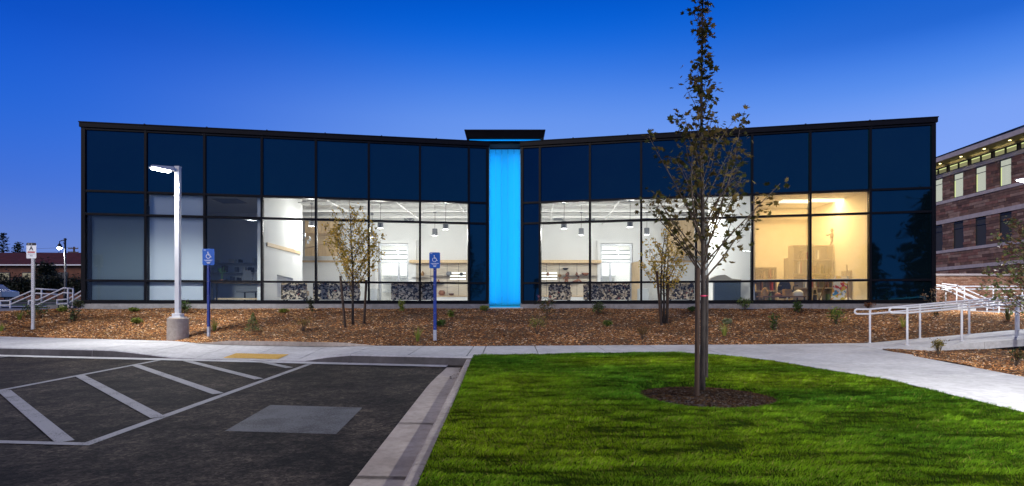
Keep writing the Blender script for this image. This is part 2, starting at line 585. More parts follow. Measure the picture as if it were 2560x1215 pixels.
NEEDLE = M('needle', (0.8, 0.8, 0.8), (1.1, 1.1, 1.1), scale=0.7, rough=0.7, tint=True, trans=0.1)


# ------------------------------------------------------------------ the lie of the land
def lot(x, y): return 0.0243 * y


def interp(v, pts):
    if v <= pts[0][0]: return pts[0][1]
    for (a, b), (c, d) in zip(pts, pts[1:]):
        if v <= c: return b + (d - b) * (v - a) / (c - a)
    return pts[-1][1]


def kerb_y(x): return 13.85 + (x + 11.98) * (-2.06 / 11.04)           # foot of the kerb along the walk


BACK = [(-26, 19.2), (-15.1, 17.4), (-9.0, 15.75), (-8.1, 15.25), (-3.2, 14.3), (-0.94, 14.24), (6.15, 14.7), (9.1, 15.1), (18, 15.2)]


def back_y(x): return interp(x, BACK)


LAWN_TOP = [(-0.78, 12.2), (0.43, 12.46), (2.4, 12.8), (3.6, 12.78), (4.4, 12.2)]
LAWN_SIDE = [(0.0, 5.5), (6.38, 5.52), (7.64, 5.55), (8.73, 5.6), (9.92, 5.29), (11.2, 5.0), (12.2, 4.4)]


def lawn_x(y): return interp(y, LAWN_SIDE)
def lawn_y(x): return interp(x, LAWN_TOP)
def path_x(y): return interp(y, [(0, 7.2), (9.0, 7.8), (13.34, 8.3)])


def sstep(a, b, v):
    t = min(1, max(0, (v - a) / (b - a)))
    return t * t * (3 - 2 * t)


def dip(x): return 0.155 * sstep(-9.3, -6.9, x) * (1 - sstep(-4.6, -3.4, x))


def walk(x, y):
    if x > 8.6:                                                        # the ramp climbs eastward
        return 0.53 + 0.088 * max(0, x - 9.0)
    f = kerb_y(x) + 0.15 if x < -0.94 else 12.0
    t = min(1, max(0, (y - f) / max(0.3, back_y(x) - f)))
    return 0.0243 * y + 0.17 - dip(x) * (1 - 0.75 * t)


LA, LB = Vector((-0.862, 22.0)), Vector((-14.27, 19.64))
RA, RB = Vector((0.33, 22.0)), Vector((13.69, 19.15))


def front_y(x):                                                        # face of the building
    if x < LB.x: return 19.64 - 0.55 * (LB.x - x) * 0.6
    if x < LA.x: return 22 + (x - LA.x) * (22 - 19.64) / (LA.x - LB.x)
    if x < RA.x: return 22.0
    if x < RB.x: return 22 - (x - RA.x) * (22 - 19.15) / (RB.x - RA.x)
    return 19.15


def bed(x, y):
    y0, y1 = back_y(x), front_y(x)
    z0 = walk(x, y0) - 0.01
    top = 1.40 if x < 13 else 1.40 - 0.05 * min(3, x - 13)
    if x < -15: top = 1.40 - 0.07 * min(8, -15 - x)
    t = min(1.25, max(0, (y - y0) / max(0.5, y1 - y0)))
    s = 1 - (1 - min(1, t)) ** 1.3
    return z0 + (max(top, z0 + 0.1) - z0) * s + 0.018 * math.sin(x * 2.1 + 1.3 * math.sin(y * 1.7)) * math.sin(y * 2.6)


def tri_bed(x, y): return 0.0243 * y + 0.165 + 0.02 * math.sin(x * 3 + y * 2)


def base(x, y):
    if y < 18.25: return 0.0243 * y - 0.2
    if y < 22: return 0.2435 + (y - 18.25) / 3.75 * 0.96
    if y < 24: return 1.2035 + (y - 22) / 2 * 0.0425
    return 1.246 + 0.024 * (y - 24)


def hit(px, py, fn, y0=3.0, y1=40.0):
    """the point where the sight line through a photo pixel meets the surface z = fn(x, y)"""
    kx, kz = (px - CX) / F, (py - HZ) / F
    y, st = y0, 0.02
    while y < y1:
        if EYE - kz * y <= fn(kx * y, y): break
        y += st
    return Vector((kx * y, y, fn(kx * y, y)))


def G(px, py): return hit(px, py, lot, 1.0)
def B(px, py): return hit(px, py, bed, 13.0, 24.0)
def P3(px, py, y): return Vector(((px - CX) / F * y, y, EYE - (py - HZ) / F * y))


def sheet(name, fn, us, vs, mat, parent=None, thick=0.0, smooth=False):
    """grid surface over us x vs; fn(u, v) -> (x, y, z); with sides when thick"""
    b = MB()
    nu, nv = len(us), len(vs)
    top = [fn(u, v) for u in us for v in vs]
    fs = [(i * nv + j, (i + 1) * nv + j, (i + 1) * nv + j + 1, i * nv + j + 1) for i in range(nu - 1) for j in range(nv - 1)]
    if thick:
        ring = [i * nv for i in range(nu)] + [(nu - 1) * nv + j for j in range(1, nv)] + [i * nv + nv - 1 for i in range(nu - 2, -1, -1)] + [j for j in range(nv - 2, 0, -1)]
        n = len(top)
        top += [(top[i][0], top[i][1], top[i][2] - thick) for i in ring]
        k = len(ring)
        fs += [(ring[(i + 1) % k], ring[i], n + i, n + (i + 1) % k) for i in range(k)]
    b.add(top, fs)
    return b.build(name, mat, parent, smooth)


def lsp(a, b, n): return [a + (b - a) * i / (n - 1) for i in range(n)]
# ================================================================== SETTING
# wide terrain
xs = [-400, -200, -120, -80, -60, -45, -35, -28, -22, -16, -10, -4, 2, 8, 14, 20, 28, 40, 60, 100, 200, 400]
ys = [-200, -100, -50, -25, -10, 0, 6, 13, 14.75, 16.5, 18.25, 20, 22, 24, 28, 34, 42, 55, 75, 110, 160, 260, 500]
tag(sheet('ground', lambda x, y: (x, y, base(x, y) - (0.25 if -15 < x < 14 and 20 < y < 32 else 0)), xs, ys, EARTH), kind='structure')

# asphalt lot
lot_o = struct('parking_lot')
sheet('asphalt', lambda u, v: (-40 + u * (40 - 1.0), v + (kerb_y(-40 + u * 39.0) - v) * 0 if v < 11 else 11 + (v - 11) * (kerb_y(-40 + u * 39.0) - 11.05), 0), [0, 1], [-14, 0, 11, 12], ASPHALT).name = 'scrap'
bpy.data.objects.remove(bpy.data.objects['scrap'])


def lot_fn(u, v):
    x = -40 + 39.2 * u
    y = -14 + (kerb_y(x) + 0.06 + 14) * v
    return (x, y, lot(x, y))


link_as = sheet('asphalt', lot_fn, lsp(0, 1, 40), lsp(0, 1, 30), ASPHALT, lot_o)
# painted lines, each a thin film of paint on the asphalt
def stripe(name, p, q, w, h, mat, ext0=0.0, ext1=0.0):
    a, b = G(*p), G(*q)
    d = (b - a); d.z = 0; d.normalize()
    a = a - d * ext0; b = b + d * ext1
    n = Vector((-d.y, d.x, 0)) * w / 2
    n_seg = max(2, int((b - a).length / 0.5))
    bld = MB()
    vs, fs = [], []
    for i in range(n_seg + 1):
        c = a + (b - a) * i / n_seg
        for s in (-1, 1):
            e = c + n * s
            vs.append((e.x, e.y, lot(e.x, e.y) + h))
    for i in range(n_seg):
        fs.append((2 * i, 2 * i + 2, 2 * i + 3, 2 * i + 1))
    fs = [f[::-1] if n.cross(d).z > 0 else f for f in fs]
    bld.add(vs, fs)
    return bld.build(name, mat, lot_o)


stripe('painted_line', (208, 1115), (775, 910), 0.115, 0.004, PAINT)
stripe('painted_line', (0, 977), (402, 900), 0.115, 0.004, PAINT, ext0=4)
stripe('painted_line', (0, 1106.5), (205, 1112.5), 0.10, 0.007, PAINT, ext0=5)
for p, q in (((10, 978), (163, 1107)), ((199, 940), (395, 1045)), ((339, 914), (546, 986)), ((467, 903), (648, 949)), ((649, 904), (724, 920.5))):
    stripe('hatch_stripe', p, q, 0.15, 0.010, PAINT)
stripe('painted_line', (-120, 905), (36, 890), 0.10, 0.004, PAINT)
pq = [G(*c) for c in ((562, 1078.5), (676, 1013), (906, 1020), (840, 1087))]
MB().add([(p.x, p.y, p.z + 0.004) for p in pq], [(0, 3, 2, 1)]).build('painted_patch', PAINT_FAINT, lot_o)

# ---- sidewalk: slabs, kerb pieces, gutter pan
sw = struct('sidewalk')


def slab(x0, x1, fy, by, name='slab', mat=CONC, hf=walk, par=None, nx=6, ny=7, thick=0.12):
    g = 0.011
    return sheet(name, lambda x, t: (x, fy(x) + g + (by(x) - fy(x) - 2 * g) * t, hf(x, fy(x) + (by(x) - fy(x)) * t)), lsp(x0 + g, x1 - g, nx), lsp(0, 1, ny), mat, par or sw, thick)


x = -0.92
slab(-0.92, -0.62, lambda x: 12.05, back_y)
while x > -26:
    slab(x - 1.22, x, lambda x: kerb_y(x) + 0.155, back_y)
    x -= 1.22
x = -0.62
for x2 in (0.55, 2.05, 3.3, 4.4):
    slab(x, x2, lawn_y, back_y)
    x = x2
slab(4.4, 6.2, lambda x: 12.2, back_y)
slab(6.2, 8.3, lambda x: 12.2, back_y)
# the path toward the camera: slabs across
for y0, y1 in ((10.75, 12.2), (9.15, 10.75), (6.9, 9.15), (4.6, 6.9), (2.3, 4.6), (0, 2.3)):
    sheet('slab', lambda t, y: (lawn_x(y) - 0.02 + (path_x(y) - lawn_x(y) + 0.02) * t, y, 0.0243 * y + 0.17), lsp(0, 1, 5), lsp(y0 + 0.012, y1 - 0.012, 7), CONC, sw, 0.12)
# ramp
def ramp_front(x): return interp(x, [(8.3, 13.34), (9.66, 13.35), (11.6, 13.2), (18, 12.4)])
sheet('slab', lambda x, t: (x, ramp_front(x) * (1 - t) + back_y(x) * t if x > 8.3 else 12.2, walk(x, 14) if x > 8.9 else 0.0243 * (ramp_front(x) * (1 - t) + back_y(x) * t) + 0.17), lsp(8.312, 9.4, 5), lsp(0, 1, 5), CONC, sw, 0.12)
sheet('slab', lambda t, y: (8.3 * (1 - t) + 8.3 * t, y, 0), [0, 1], [0, 1], CONC).name = 'scrap'
bpy.data.objects.remove(bpy.data.objects['scrap'])
xx = 9.4
for x2 in (10.6, 11.8, 13.0, 14.2, 15.4, 16.6, 17.8):
    sheet('slab', lambda x, t: (x, ramp_front(x) * (1 - t) + back_y(x) * t, walk(x, 14)), lsp(xx + 0.006, x2 - 0.006, 3), lsp(0, 1, 4), CONC, sw, 0.16)
    xx = x2
# wedge between the path head and the ramp foot
tri = [(8.306, 12.2), (8.306, 13.34), (8.3, 13.3)]

# kerb along the walk
def kerb_piece(x0, x1):
    g = 0.004
    us = lsp(x0 + g, x1 - g, 7)
    prof = []
    def fn(x, k):
        yk = kerb_y(x)
        h = 0.17 - dip(x)
        pts = [(yk, lot(x, yk) - 0.05), (yk + 0.012, lot(x, yk) + max(0.012, h - 0.022)), (yk + 0.035, lot(x, yk) + max(0.016, h) + 0.001), (yk + 0.15, walk(x, yk + 0.16) + 0.001), (yk + 0.15, lot(x, yk) - 0.05)]
        return (x,) + pts[int(k)]
    k_ = sheet('kerb', fn, us, [1, 2, 3, 4], CONC, sw)
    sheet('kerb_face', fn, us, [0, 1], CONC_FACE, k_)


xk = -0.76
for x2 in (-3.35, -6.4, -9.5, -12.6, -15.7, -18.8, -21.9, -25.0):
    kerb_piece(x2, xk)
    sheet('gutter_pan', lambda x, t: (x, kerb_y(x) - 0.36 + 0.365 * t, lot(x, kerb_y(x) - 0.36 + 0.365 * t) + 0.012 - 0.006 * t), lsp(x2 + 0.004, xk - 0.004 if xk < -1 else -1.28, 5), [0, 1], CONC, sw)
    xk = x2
# low retaining kerb behind the kerb ramp
us = lsp(-8.1, -3.3, 13)
sheet('back_kerb', lambda x, k: (x, back_y(x) + (-0.12, -0.115, 0.0, 0.0)[int(k)], walk(x, back_y(x)) + (0.0, 1.0, 1.0, -0.05)[int(k)] * 0.10 * sstep(-8.2, -7.0, x) * (1 - sstep(-4.4, -3.2, x)) + 0.003), us, [0, 1, 2, 3], CONC_KERB, sw)

# tactile paving: plate and truncated domes
tx0, tx1 = -6.35, -5.05
tac = sheet('tactile_plate', lambda x, t: (x, kerb_y(x) + 0.20 + 0.62 * t, walk(x, kerb_y(x) + 0.20 + 0.62 * t) + 0.006), lsp(tx0, tx1, 5), lsp(0, 1, 4), YELLOW, sw)
b = MB()
x = tx0 + 0.04
while x < tx1:
    for j in range(9):
        y = kerb_y(x) + 0.235 + j * 0.068
        b.lathe([(0.019, 0.0), (0.016, 0.007), (0.010, 0.009)], (x, y, walk(x, y) + 0.006), 6)
    x += 0.06
tag(b.build('tactile_dome', YELLOW, sw), kind='stuff')

# kerb and gutter along the lawn
lk = struct('lawn_kerb')
def lkx(y): return -0.633 - 0.151 * (y - 3.92) / 7.92
def kerb_run(y0, y1):
    g = 0.004
    def fn(y, k):
        xr = lkx(y)
        z = lot(0, y)
        pts = [(xr + 0.005, z - 0.1), (xr, z + 0.124), (xr - 0.015, z + 0.130), (xr - 0.105, z + 0.130), (xr - 0.125, z + 0.116), (xr - 0.145, z - 0.03)]
        p = pts[5 - int(k)]
        return (p[0], y, p[1])
    sheet('kerb', lambda k, y: fn(y, k), [0, 1, 2, 3, 4, 5], lsp(y0 + g, y1 - g, 6), CONC_KERB, lk)


def gutter_run(y0, y1):
    g = 0.005
    sheet('gutter_pan', lambda t, y: (lkx(y) - 0.14 - (0.43 - 0.1 * sstep(9, 12, y)) * (1 - t), y, lot(0, y) + 0.013 - 0.008 * t), lsp(0, 1, 4), lsp(y0 + g, y1 - g, 5), CONC_KERB, lk)


yb = -2.0
for y2 in (0.6, 2.6, 4.56, 6.48, 8.9, 11.9):
    kerb_run(yb, y2)
    gutter_run(yb, y2 + 0.1 if y2 < 11 else 11.42)
    yb = y2 if y2 > 11 else y2
    if y2 < 11: yb = y2
# small wet-leaf debris in the gutter corner
n = 90
pts = np.stack([RNG.normal(-0.95, 0.05, n), RNG.uniform(9.8, 11.6, n), np.zeros(n)], 1)
pts[:, 2] = 0.0243 * pts[:, 1] + 0.018
tag(scatter('leaf_litter', [(-0.5, -0.5, 0), (0.5, -0.4, 0.05), (0.5, 0.5, 0), (-0.4, 0.5, 0.08)], [(0, 1, 2, 3)], pts, rot_random(n, RNG, 0.4), RNG.uniform(0.012, 0.035, n), CHIP, None, RNG.uniform(0.4, 1, (n, 1)) * np.array([[0.05, 0.035, 0.025]])), kind='stuff')

# ---- lawn
TX, TY, TR = 2.47, 7.62, 0.93           # the tree well


def in_well(x, y, e=0.0):
    a = math.atan2(y - TY, x - TX)
    return math.hypot((x - TX), (y - TY)) < TR * (1 + 0.05 * math.sin(3 * a + 1)) + e


def lawn_h(x, y):
    z = 0.0243 * y + 0.155 + 0.012 * math.sin(x * 1.3) * math.sin(y * 0.9 + 1)
    if in_well(x, y): z -= 0.09
    return z


tag(sheet('lawn', lambda t, y: (lambda x: (x, y, lawn_h(x, y)))(lkx(y) - 0.004 + (lawn_x(y) - lkx(y)) * t), lsp(0, 1, 44), lsp(-3, 12.2, 110), TURF), kind='structure')
tag(sheet('lawn', lambda x, t: (x, 12.2 + (lawn_y(x) - 12.2) * t, lawn_h(x, 12.2 + (lawn_y(x) - 12.2) * t)), lsp(-0.62, 4.4, 24), lsp(0, 1, 5), TURF), kind='structure')

# grass: real blades, thinner with distance
def blades(n, rng, sample, hmin, hmax, w):
    P = sample(n)
    n = len(P)
    # the sward lies in short wavy tufts across the mowing direction
    wx = P[:, 0] + 0.25 * vnoise(P[:, 0] * 1.5, P[:, 1] * 1.5, 3)
    patch = 0.4 * vnoise(wx * 2.2, P[:, 1] * 8.5, 1) + 0.35 * vnoise(wx * 5.5, P[:, 1] * 19, 2) + 0.25 * vnoise(wx * 12, P[:, 1] * 34, 6)
    patch = np.clip((patch - 0.5) * 2.5 + 0.5, 0, 1)
    fine = vnoise(P[:, 0] * 14, P[:, 1] * 22, 4)
    broad = vnoise(P[:, 0] * 0.55 + 9, P[:, 1] * 0.8, 5)
    h = rng.uniform(hmin, hmax, n) * (0.35 + 0.95 * patch + 0.35 * fine)
    az = rng.normal(0, 0.7, n) + 4.0 * patch + 2.0
    lean = rng.uniform(0.15, 0.75, n) + 0.5 * patch
    fx = rng.uniform(0, 2 * np.pi, n)
    ww = rng.uniform(0.6, 1.3, n) * w * (0.7 + 0.09 * P[:, 1])
    dx, dy = np.cos(az) * lean, np.sin(az) * lean
    sx, sy = np.cos(fx) * ww / 2, np.sin(fx) * ww / 2
    V = np.zeros((n, 5, 3))
    for k, (f, b_, wd) in enumerate(((0, 0, 1), (0, 0, -1), (0.55, 0.35, 0.8), (0.55, 0.35, -0.8), (0.92, 1.0, 0))):
        V[:, k, 0] = P[:, 0] + dx * h * b_ + sx * wd
        V[:, k, 1] = P[:, 1] + dy * h * b_ + sy * wd
        V[:, k, 2] = P[:, 2] + h * f * (1 - 0.25 * lean * f)
    i = np.arange(n)[:, None] * 5
    T = np.concatenate([i + np.array([[0, 1, 3]]), i + np.array([[0, 3, 2]]), i + np.array([[2, 3, 4]])])
    g = rng.uniform(0.45, 1.45, (n, 1)) * (0.22 + 1.20 * patch[:, None])
    dry = rng.uniform(0, 1, (n, 1)) < 0.04 + 0.14 * broad[:, None] ** 2
    mixv = np.clip(0.25 + 0.9 * (broad[:, None] - 0.35) + 0.3 * (fine[:, None] - 0.5), 0, 1)
    c = np.where(dry, np.array([[0.30, 0.28, 0.08]]), np.array([[0.075, 0.225, 0.020]]) * (1 - mixv) + np.array([[0.27, 0.41, 0.012]]) * mixv) * g
    return V.reshape(-1, 3), T, np.repeat(c, 5, 0)


def lawn_points(n):
    y = 3.0 + (12.9 - 3.0) * RNG.uniform(0, 1, n * 2) ** 1.25
    xr = np.interp(y, [p[0] for p in LAWN_SIDE], [p[1] for p in LAWN_SIDE])
    xl = -0.633 - 0.151 * (y - 3.92) / 7.92
    x = xl + (xr - xl) * RNG.uniform(0, 1, n * 2)
    top = np.interp(x, [p[0] for p in LAWN_TOP], [p[1] for p in LAWN_TOP])
    a = np.arctan2(y - TY, x - TX)
    rr = np.hypot(x - TX, y - TY)
    ok = (y < top + 0.03) & (rr > TR * (1 + 0.05 * np.sin(3 * a + 1)) - 0.15) & (x < 0.86 * y + 3.0)
    edge = (rr - TR * (1 + 0.05 * np.sin(3 * a + 1)))[ok]
    x, y = x[ok], y[ok]
    z = 0.0243 * y + 0.15 + 0.012 * np.sin(x * 1.3) * np.sin(y * 0.9 + 1) - 0.08 * np.clip(0.2 - edge / 0.15, 0, 1)
    return np.stack([x, y, z], 1)[:n]


V, T, c = blades(520000, RNG, lawn_points, 0.020, 0.046, 0.0036)
tag(npmesh('grass', V, T, BLADE, None, c), kind='stuff')


# ---- mulch: bed surface and loose chips
def bed_fn(x, t):
    y = back_y(x) + (front_y(x) + 0.02 - back_y(x)) * t
    return (x, y, bed(x, y))


tag(sheet('mulch_bed', bed_fn, lsp(-26, 18, 180), lsp(0, 1, 40), SOIL, smooth=True), kind='structure')
tag(sheet('mulch_bed', lambda t, y: (lambda x: (x, y, tri_bed(x, y)))(path_x(y) + 0.01 + (18 - path_x(y)) * t), lsp(0, 1, 50), lsp(0, 13.3, 50), SOIL, smooth=True), kind='structure')
tag(sheet('mulch_bed', lambda x, t: (x, 13.3 + (ramp_front(x) - 13.3) * t, tri_bed(x, 13.3)), lsp(8.35, 18, 40), [0, 1], SOIL), kind='structure')


def well_h(x, y):
    r = min(1, math.hypot(x - TX, y - TY) / TR)
    return 0.0243 * y + 0.085 + 0.075 * (1 - r * r)


def well_fn(r, a):
    q = 2 * math.pi * a
    rr = r * TR * (1.12 + 0.05 * math.sin(3 * q + 1))
    x_, y_ = TX + rr * math.cos(q), TY + rr * math.sin(q)
    return (x_, y_, well_h(x_, y_))


tag(sheet('tree_well', well_fn, lsp(0.001, 1, 12), lsp(0, 1, 49), SOIL_D, smooth=True), kind='structure')

CHV = [(-0.5, -0.12, -0.06), (0.5, -0.16, -0.06), (0.45, 0.16, -0.06), (-0.5, 0.1, -0.06), (-0.42, 0, 0.09), (0.40, 0.02, 0.10)]
CHF = [(0, 1, 5, 4), (2, 3, 4, 5), (3, 0, 4, 4), (1, 2, 5, 5)]
CHF = [(0, 1, 5), (0, 5, 4), (2, 3, 4), (2, 4, 5), (3, 0, 4), (1, 2, 5)]


def chips(name, X, Y, Z, smin, smax, dark=1.0, red=1.0):
    n = len(X)
    pal = np.array([[0.26, 0.105, 0.036], [0.38, 0.175, 0.062], [0.075, 0.032, 0.016], [0.56, 0.33, 0.14], [0.74, 0.58, 0.40], [0.20, 0.13, 0.09]])
    w = np.array([0.30, 0.24, 0.2, 0.12, 0.05, 0.09])
    c = pal[RNG.choice(len(pal), n, p=w)] * RNG.uniform(0.6, 1.5, (n, 1)) * dark * (0.35 + 0.75 * vnoise(X * 0.7 + 40, Y * 1.3 + 40, 12) + 0.55 * vnoise(X * 3.1 + 9, Y * 4.9 + 4, 13))[:, None]
    s = RNG.uniform(smin, smax, n)
    S = np.stack([s, s * RNG.uniform(0.6, 1.4, n), s * RNG.uniform(0.5, 1.3, n)], 1)
    tag(scatter(name, CHV, CHF, np.stack([X, Y, Z + 0.006], 1), rot_random(n, RNG, 0.55), S, CHIP, None, c), kind='stuff')


nn = 170000
X = RNG.uniform(-22, 17.5, nn)
tt = RNG.uniform(0, 1, nn) ** 1.2
tt = tt[:len(X)]
BY = np.array([back_y(x) for x in X]); FY = np.array([front_y(x) for x in X])
Yc = BY + 0.02 + (FY - BY - 0.07) * tt
Zc = np.array([bed(x, y) for x, y in zip(X, Yc)])
keep = RNG.uniform(0, 1, len(X)) < 0.35 + 0.9 * vnoise(X * 1.6, Yc * 2.4, 8)
X, Yc, Zc = X[keep], Yc[keep], Zc[keep]
chips('bark_mulch', X, Yc, Zc, 0.026, 0.075)
nn = 26000
Yc = RNG.uniform(4.0, 13.5, nn); X = np.interp(Yc, [0, 9, 13.34], [7.2, 7.8, 8.3]) + 0.03 + RNG.uniform(0, 1, nn) ** 1.3 * 6
ok = Yc < np.array([ramp_front(x) for x in X]) - 0.02
X, Yc = X[ok], Yc[ok]
chips('bark_mulch', X, Yc, np.array([tri_bed(x, y) for x, y in zip(X, Yc)]), 0.02, 0.055, 1.2)
nn = 6500
q = RNG.uniform(0, 2 * np.pi, nn); rr = np.sqrt(RNG.uniform(0, 1, nn)) * TR * (1.06 + 0.05 * np.sin(3 * q + 1))
X, Yc = TX + rr * np.cos(q), TY + rr * np.sin(q)
chips('bark_mulch', X, Yc, np.array([well_h(x, y) for x, y in zip(X, Yc)]), 0.015, 0.05, 0.09)

# ---- beyond the building
sheet_l = sheet('landing', lambda x, y: (x, y, 1.22 + 0.012 * (y - 19)), [13.9, 17, 21, 26], [19.3, 21, 24, 29], CONC, None, 0.1)
tag(sheet_l, kind='structure')
GRASSF = M('verge_grass', (0.03, 0.06, 0.012), (0.07, 0.10, 0.02), scale=1.2, rough=0.95, bump=0.5)
def strip(name, x0, x1, y0, y1, dz, mat):
    return tag(sheet(name, lambda x, y: (x, y, base(x, y) + dz), lsp(x0, x1, 8), lsp(y0, y1, 5), mat), kind='structure')


strip('path', -34, -15.2, 20.2, 23.8, 0.16, CONC_DARK)
strip('path', -60, -14.5, 31.0, 33.5, 0.05, CONC)
strip('verge', -80, -14.5, 33.5, 39.0, 0.05, GRASSF)
strip('kerb', -90, -14.5, 39.0, 39.4, 0.16, CONC)
strip('road', -120, 60, 39.4, 52.0, 0.02, ASPHALT)
strip('kerb', -120, 60, 52.0, 52.4, 0.16, CONC)
strip('verge', -120, 60, 52.4, 66.0, 0.05, GRASSF)
# ================================================================== GLASS BUILDING
bld = thing('glass_pavilion', 'long low building of dark blue glass in two angled wings with glowing blue centre', 'building', (0, 22, 1.4))


def wing_dir(A, Bp):
    d = Vector((Bp.x - A.x, Bp.y - A.y)); L = d.length; d /= L
    n = Vector((d.y, -d.x))
    if n.y > 0: n = -n
    return (d.x, d.y), (n.x, n.y), L


def wing_u(px, A, Bp):
    k = (px - CX) / F
    dx, dy = Bp.x - A.x, Bp.y - A.y
    t = (k * A.y - A.x) / (dx - k * dy)
    return t * math.hypot(dx, dy)


Z0, ZC, ZB_, ZA, ZT, ZF = 1.64, 2.34, 4.55, 5.315, 7.38, 7.56
OFFICE_L, OFFICE_R = -8.78, 8.25
WINGS = []
for A, Bp, pxs, side in ((LA, LB, [1222, 1172, 1050, 922, 790, 655, 512, 365, 205], 'w'), (RA, RB, [1302, 1350, 1475, 1603, 1740, 1880, 2025, 2175, 2338], 'e')):
    d, n, L = wing_dir(A, Bp)
    us = [max(0.0, min(L, wing_u(p, A, Bp))) for p in pxs]
    us[0], us[-1] = 0.0, L
    WINGS.append((A, d, n, L, us))
    # verticals
    for i, u in enumerate(us):
        w = 0.075
        u0, u1 = (u - w / 2, u + w / 2)
        if i == 0: u0, u1 = 0.0, 0.10
        if i == len(us) - 1: u0, u1 = L - 0.12, L
        MB().obox(A, d, n, u0, u1, -0.14, 0.06, Z0 - 0.055, ZT + 0.03).build('mullion', FRAME, bld)
    # horizontals
    for z, h in ((Z0, 0.055), (ZC, 0.035), (ZB_, 0.035), (ZA, 0.035)):
        MB().obox(A, d, n, 0.02, L - 0.02, -0.12, 0.052, z - h, z + h).build('transom', FRAME, bld)
    MB().obox(A, d, n, 0.02, L - 0.02, -0.12, 0.05, ZT - 0.04, ZT + 0.02).build('transom', FRAME, bld)
    # parapet cap and its drip edge
    MB().obox(A, d, n, -0.02, L + 0.04, -0.35, 0.10, ZT + 0.035, ZF).build('fascia', FASCIA, bld)
    MB().obox(A, d, n, -0.03, L + 0.055, -0.37, 0.12, ZF + 0.001, ZF + 0.03).build('cap_flashing', FASCIA, bld)
    for k in range(1, 7):
        MB().obox(A, d, n, L * k / 7 - 0.02, L * k / 7 + 0.02, 0.04, 0.125, ZF + 0.031, ZF + 0.05).build('flashing_joint', FASCIA, bld)
    # concrete plinth
    k = 0
    while k < L - 0.05:
        k2 = min(L, k + 3.4)
        MB().obox(A, d, n, k + 0.004, k2 - 0.004, -0.4, 0.075, 1.1, Z0 - 0.075).build('plinth', CONC_DARK, bld)
        k = k2
    # panes, row by row
    rows = ((Z0 + 0.055, ZC - 0.035), (ZC + 0.035, ZB_ - 0.035), (ZB_ + 0.035, ZA - 0.035), (ZA + 0.035, ZT - 0.04))
    for i in range(8):
        e0 = us[i] + (0.10 if i == 0 else 0.0375)
        e1 = us[i + 1] - (0.12 if i == 7 else 0.0375)
        for r, (za, zb) in enumerate(rows):
            dark = r == 3 or i == 0 or (side == 'e' and i == 7) or (side == 'w' and i == 7 and r == 2)
            MB().obox(A, d, n, e0, e1, -0.03, -0.006, za, zb).build('glass_pane', SPANDREL if dark else GLASS, bld)

(Al, dl, nl, Ll, ul), (Ar, dr, nr, Lr, ur) = WINGS
# side returns, back, roof
MB().box(-14.27, -14.07, 19.72, 31.0, 1.1, 7.5).build('side_wall', FASCIA, bld)
MB().box(13.49, 13.69, 19.25, 31.0, 1.1, 7.5).build('side_wall', FASCIA, bld)
MB().box(-14.07, 13.49, 36.6, 36.8, 1.1, 7.5).build('back_wall', FASCIA, bld)
rb = MB()
rb.prism([(LB.x + 0.2, LB.y + 0.4), (LA.x, LA.y + 0.36), (RA.x, RA.y + 0.36), (RB.x - 0.2, RB.y + 0.4), (13.6, 36.7), (-14.2, 36.7)], 7.30, 7.45)
rb.build('roof', FASCIA, bld)
fl = MB()
fl.prism([(LB.x + 0.2, LB.y + 0.16), (LA.x, LA.y + 0.15), (RA.x, RA.y + 0.15), (RB.x - 0.2, RB.y + 0.16), (13.48, 36.6), (-14.06, 36.6)], 1.2, 1.60)
fl.build('interior_floor', FLOORM, bld)

# ---- glowing blue centre: a light box of ribbed diffusing glass
BLUEW = M('box_white', (0.75, 0.78, 0.8), rough=0.8)
m, t, p = mat_new('diffuser_glass')
o = t.nodes['Material Output']
tl = N(t, 'ShaderNodeBsdfTranslucent'); tl.inputs['Color'].default_value = (0.15, 0.85, 0.95, 1)
gl = N(t, 'ShaderNodeBsdfGlossy', Roughness=0.25)
ms = t.nodes.new('ShaderNodeMixShader'); ms.inputs[0].default_value = 0.03
t.links.new(tl.outputs[0], ms.inputs[1]); t.links.new(gl.outputs[0], ms.inputs[2]); t.links.new(ms.outputs[0], o.inputs['Surface'])
DIFFUSER = m
x0, x1 = LA.x + 0.03, RA.x - 0.03
yb0 = 22.10
npan = 5
for k in range(npan):
    a, b_ = x0 + (x1 - x0) * k / npan, x0 + (x1 - x0) * (k + 1) / npan
    g = 0.004
    mb = MB()
    mb.add([(a + g, yb0, 1.48), (b_ - g, yb0, 1.48), (b_ - g, yb0, 7.34), (a + g, yb0, 7.34), (a + g, yb0 + 0.008, 1.48), (a + g, yb0 + 0.008, 7.34), (b_ - g, yb0 + 0.008, 1.48), (b_ - g, yb0 + 0.008, 7.34)],
           [(0, 1, 2, 3), (4, 0, 3, 5), (1, 6, 7, 2)])
    mb.build('light_panel', DIFFUSER, bld)
mb = MB()
mb.box(x0 - 0.02, x1 + 0.02, yb0 + 0.5, yb0 + 0.55, 1.3, 7.42)
mb.box(x0 - 0.06, x0 - 0.02, yb0 - 0.06, yb0 + 0.55, 1.3, 7.42)
mb.box(x1 + 0.02, x1 + 0.06, yb0 - 0.06, yb0 + 0.55, 1.3, 7.42)
mb.build('light_box', BLUEW, bld)
MB().box(x0 - 0.1, x1 + 0.1, yb0 - 0.2, yb0 + 0.02, 1.36, 1.44).build('light_sill', LPAINT, bld)
SILL_E = emit('sill_led', (0.0, 0.42, 1.0), 0.9)
MB().box(x0, x1, yb0 - 0.19, yb0 - 0.01, 1.442, 1.475).build('led_strip', SILL_E, bld)
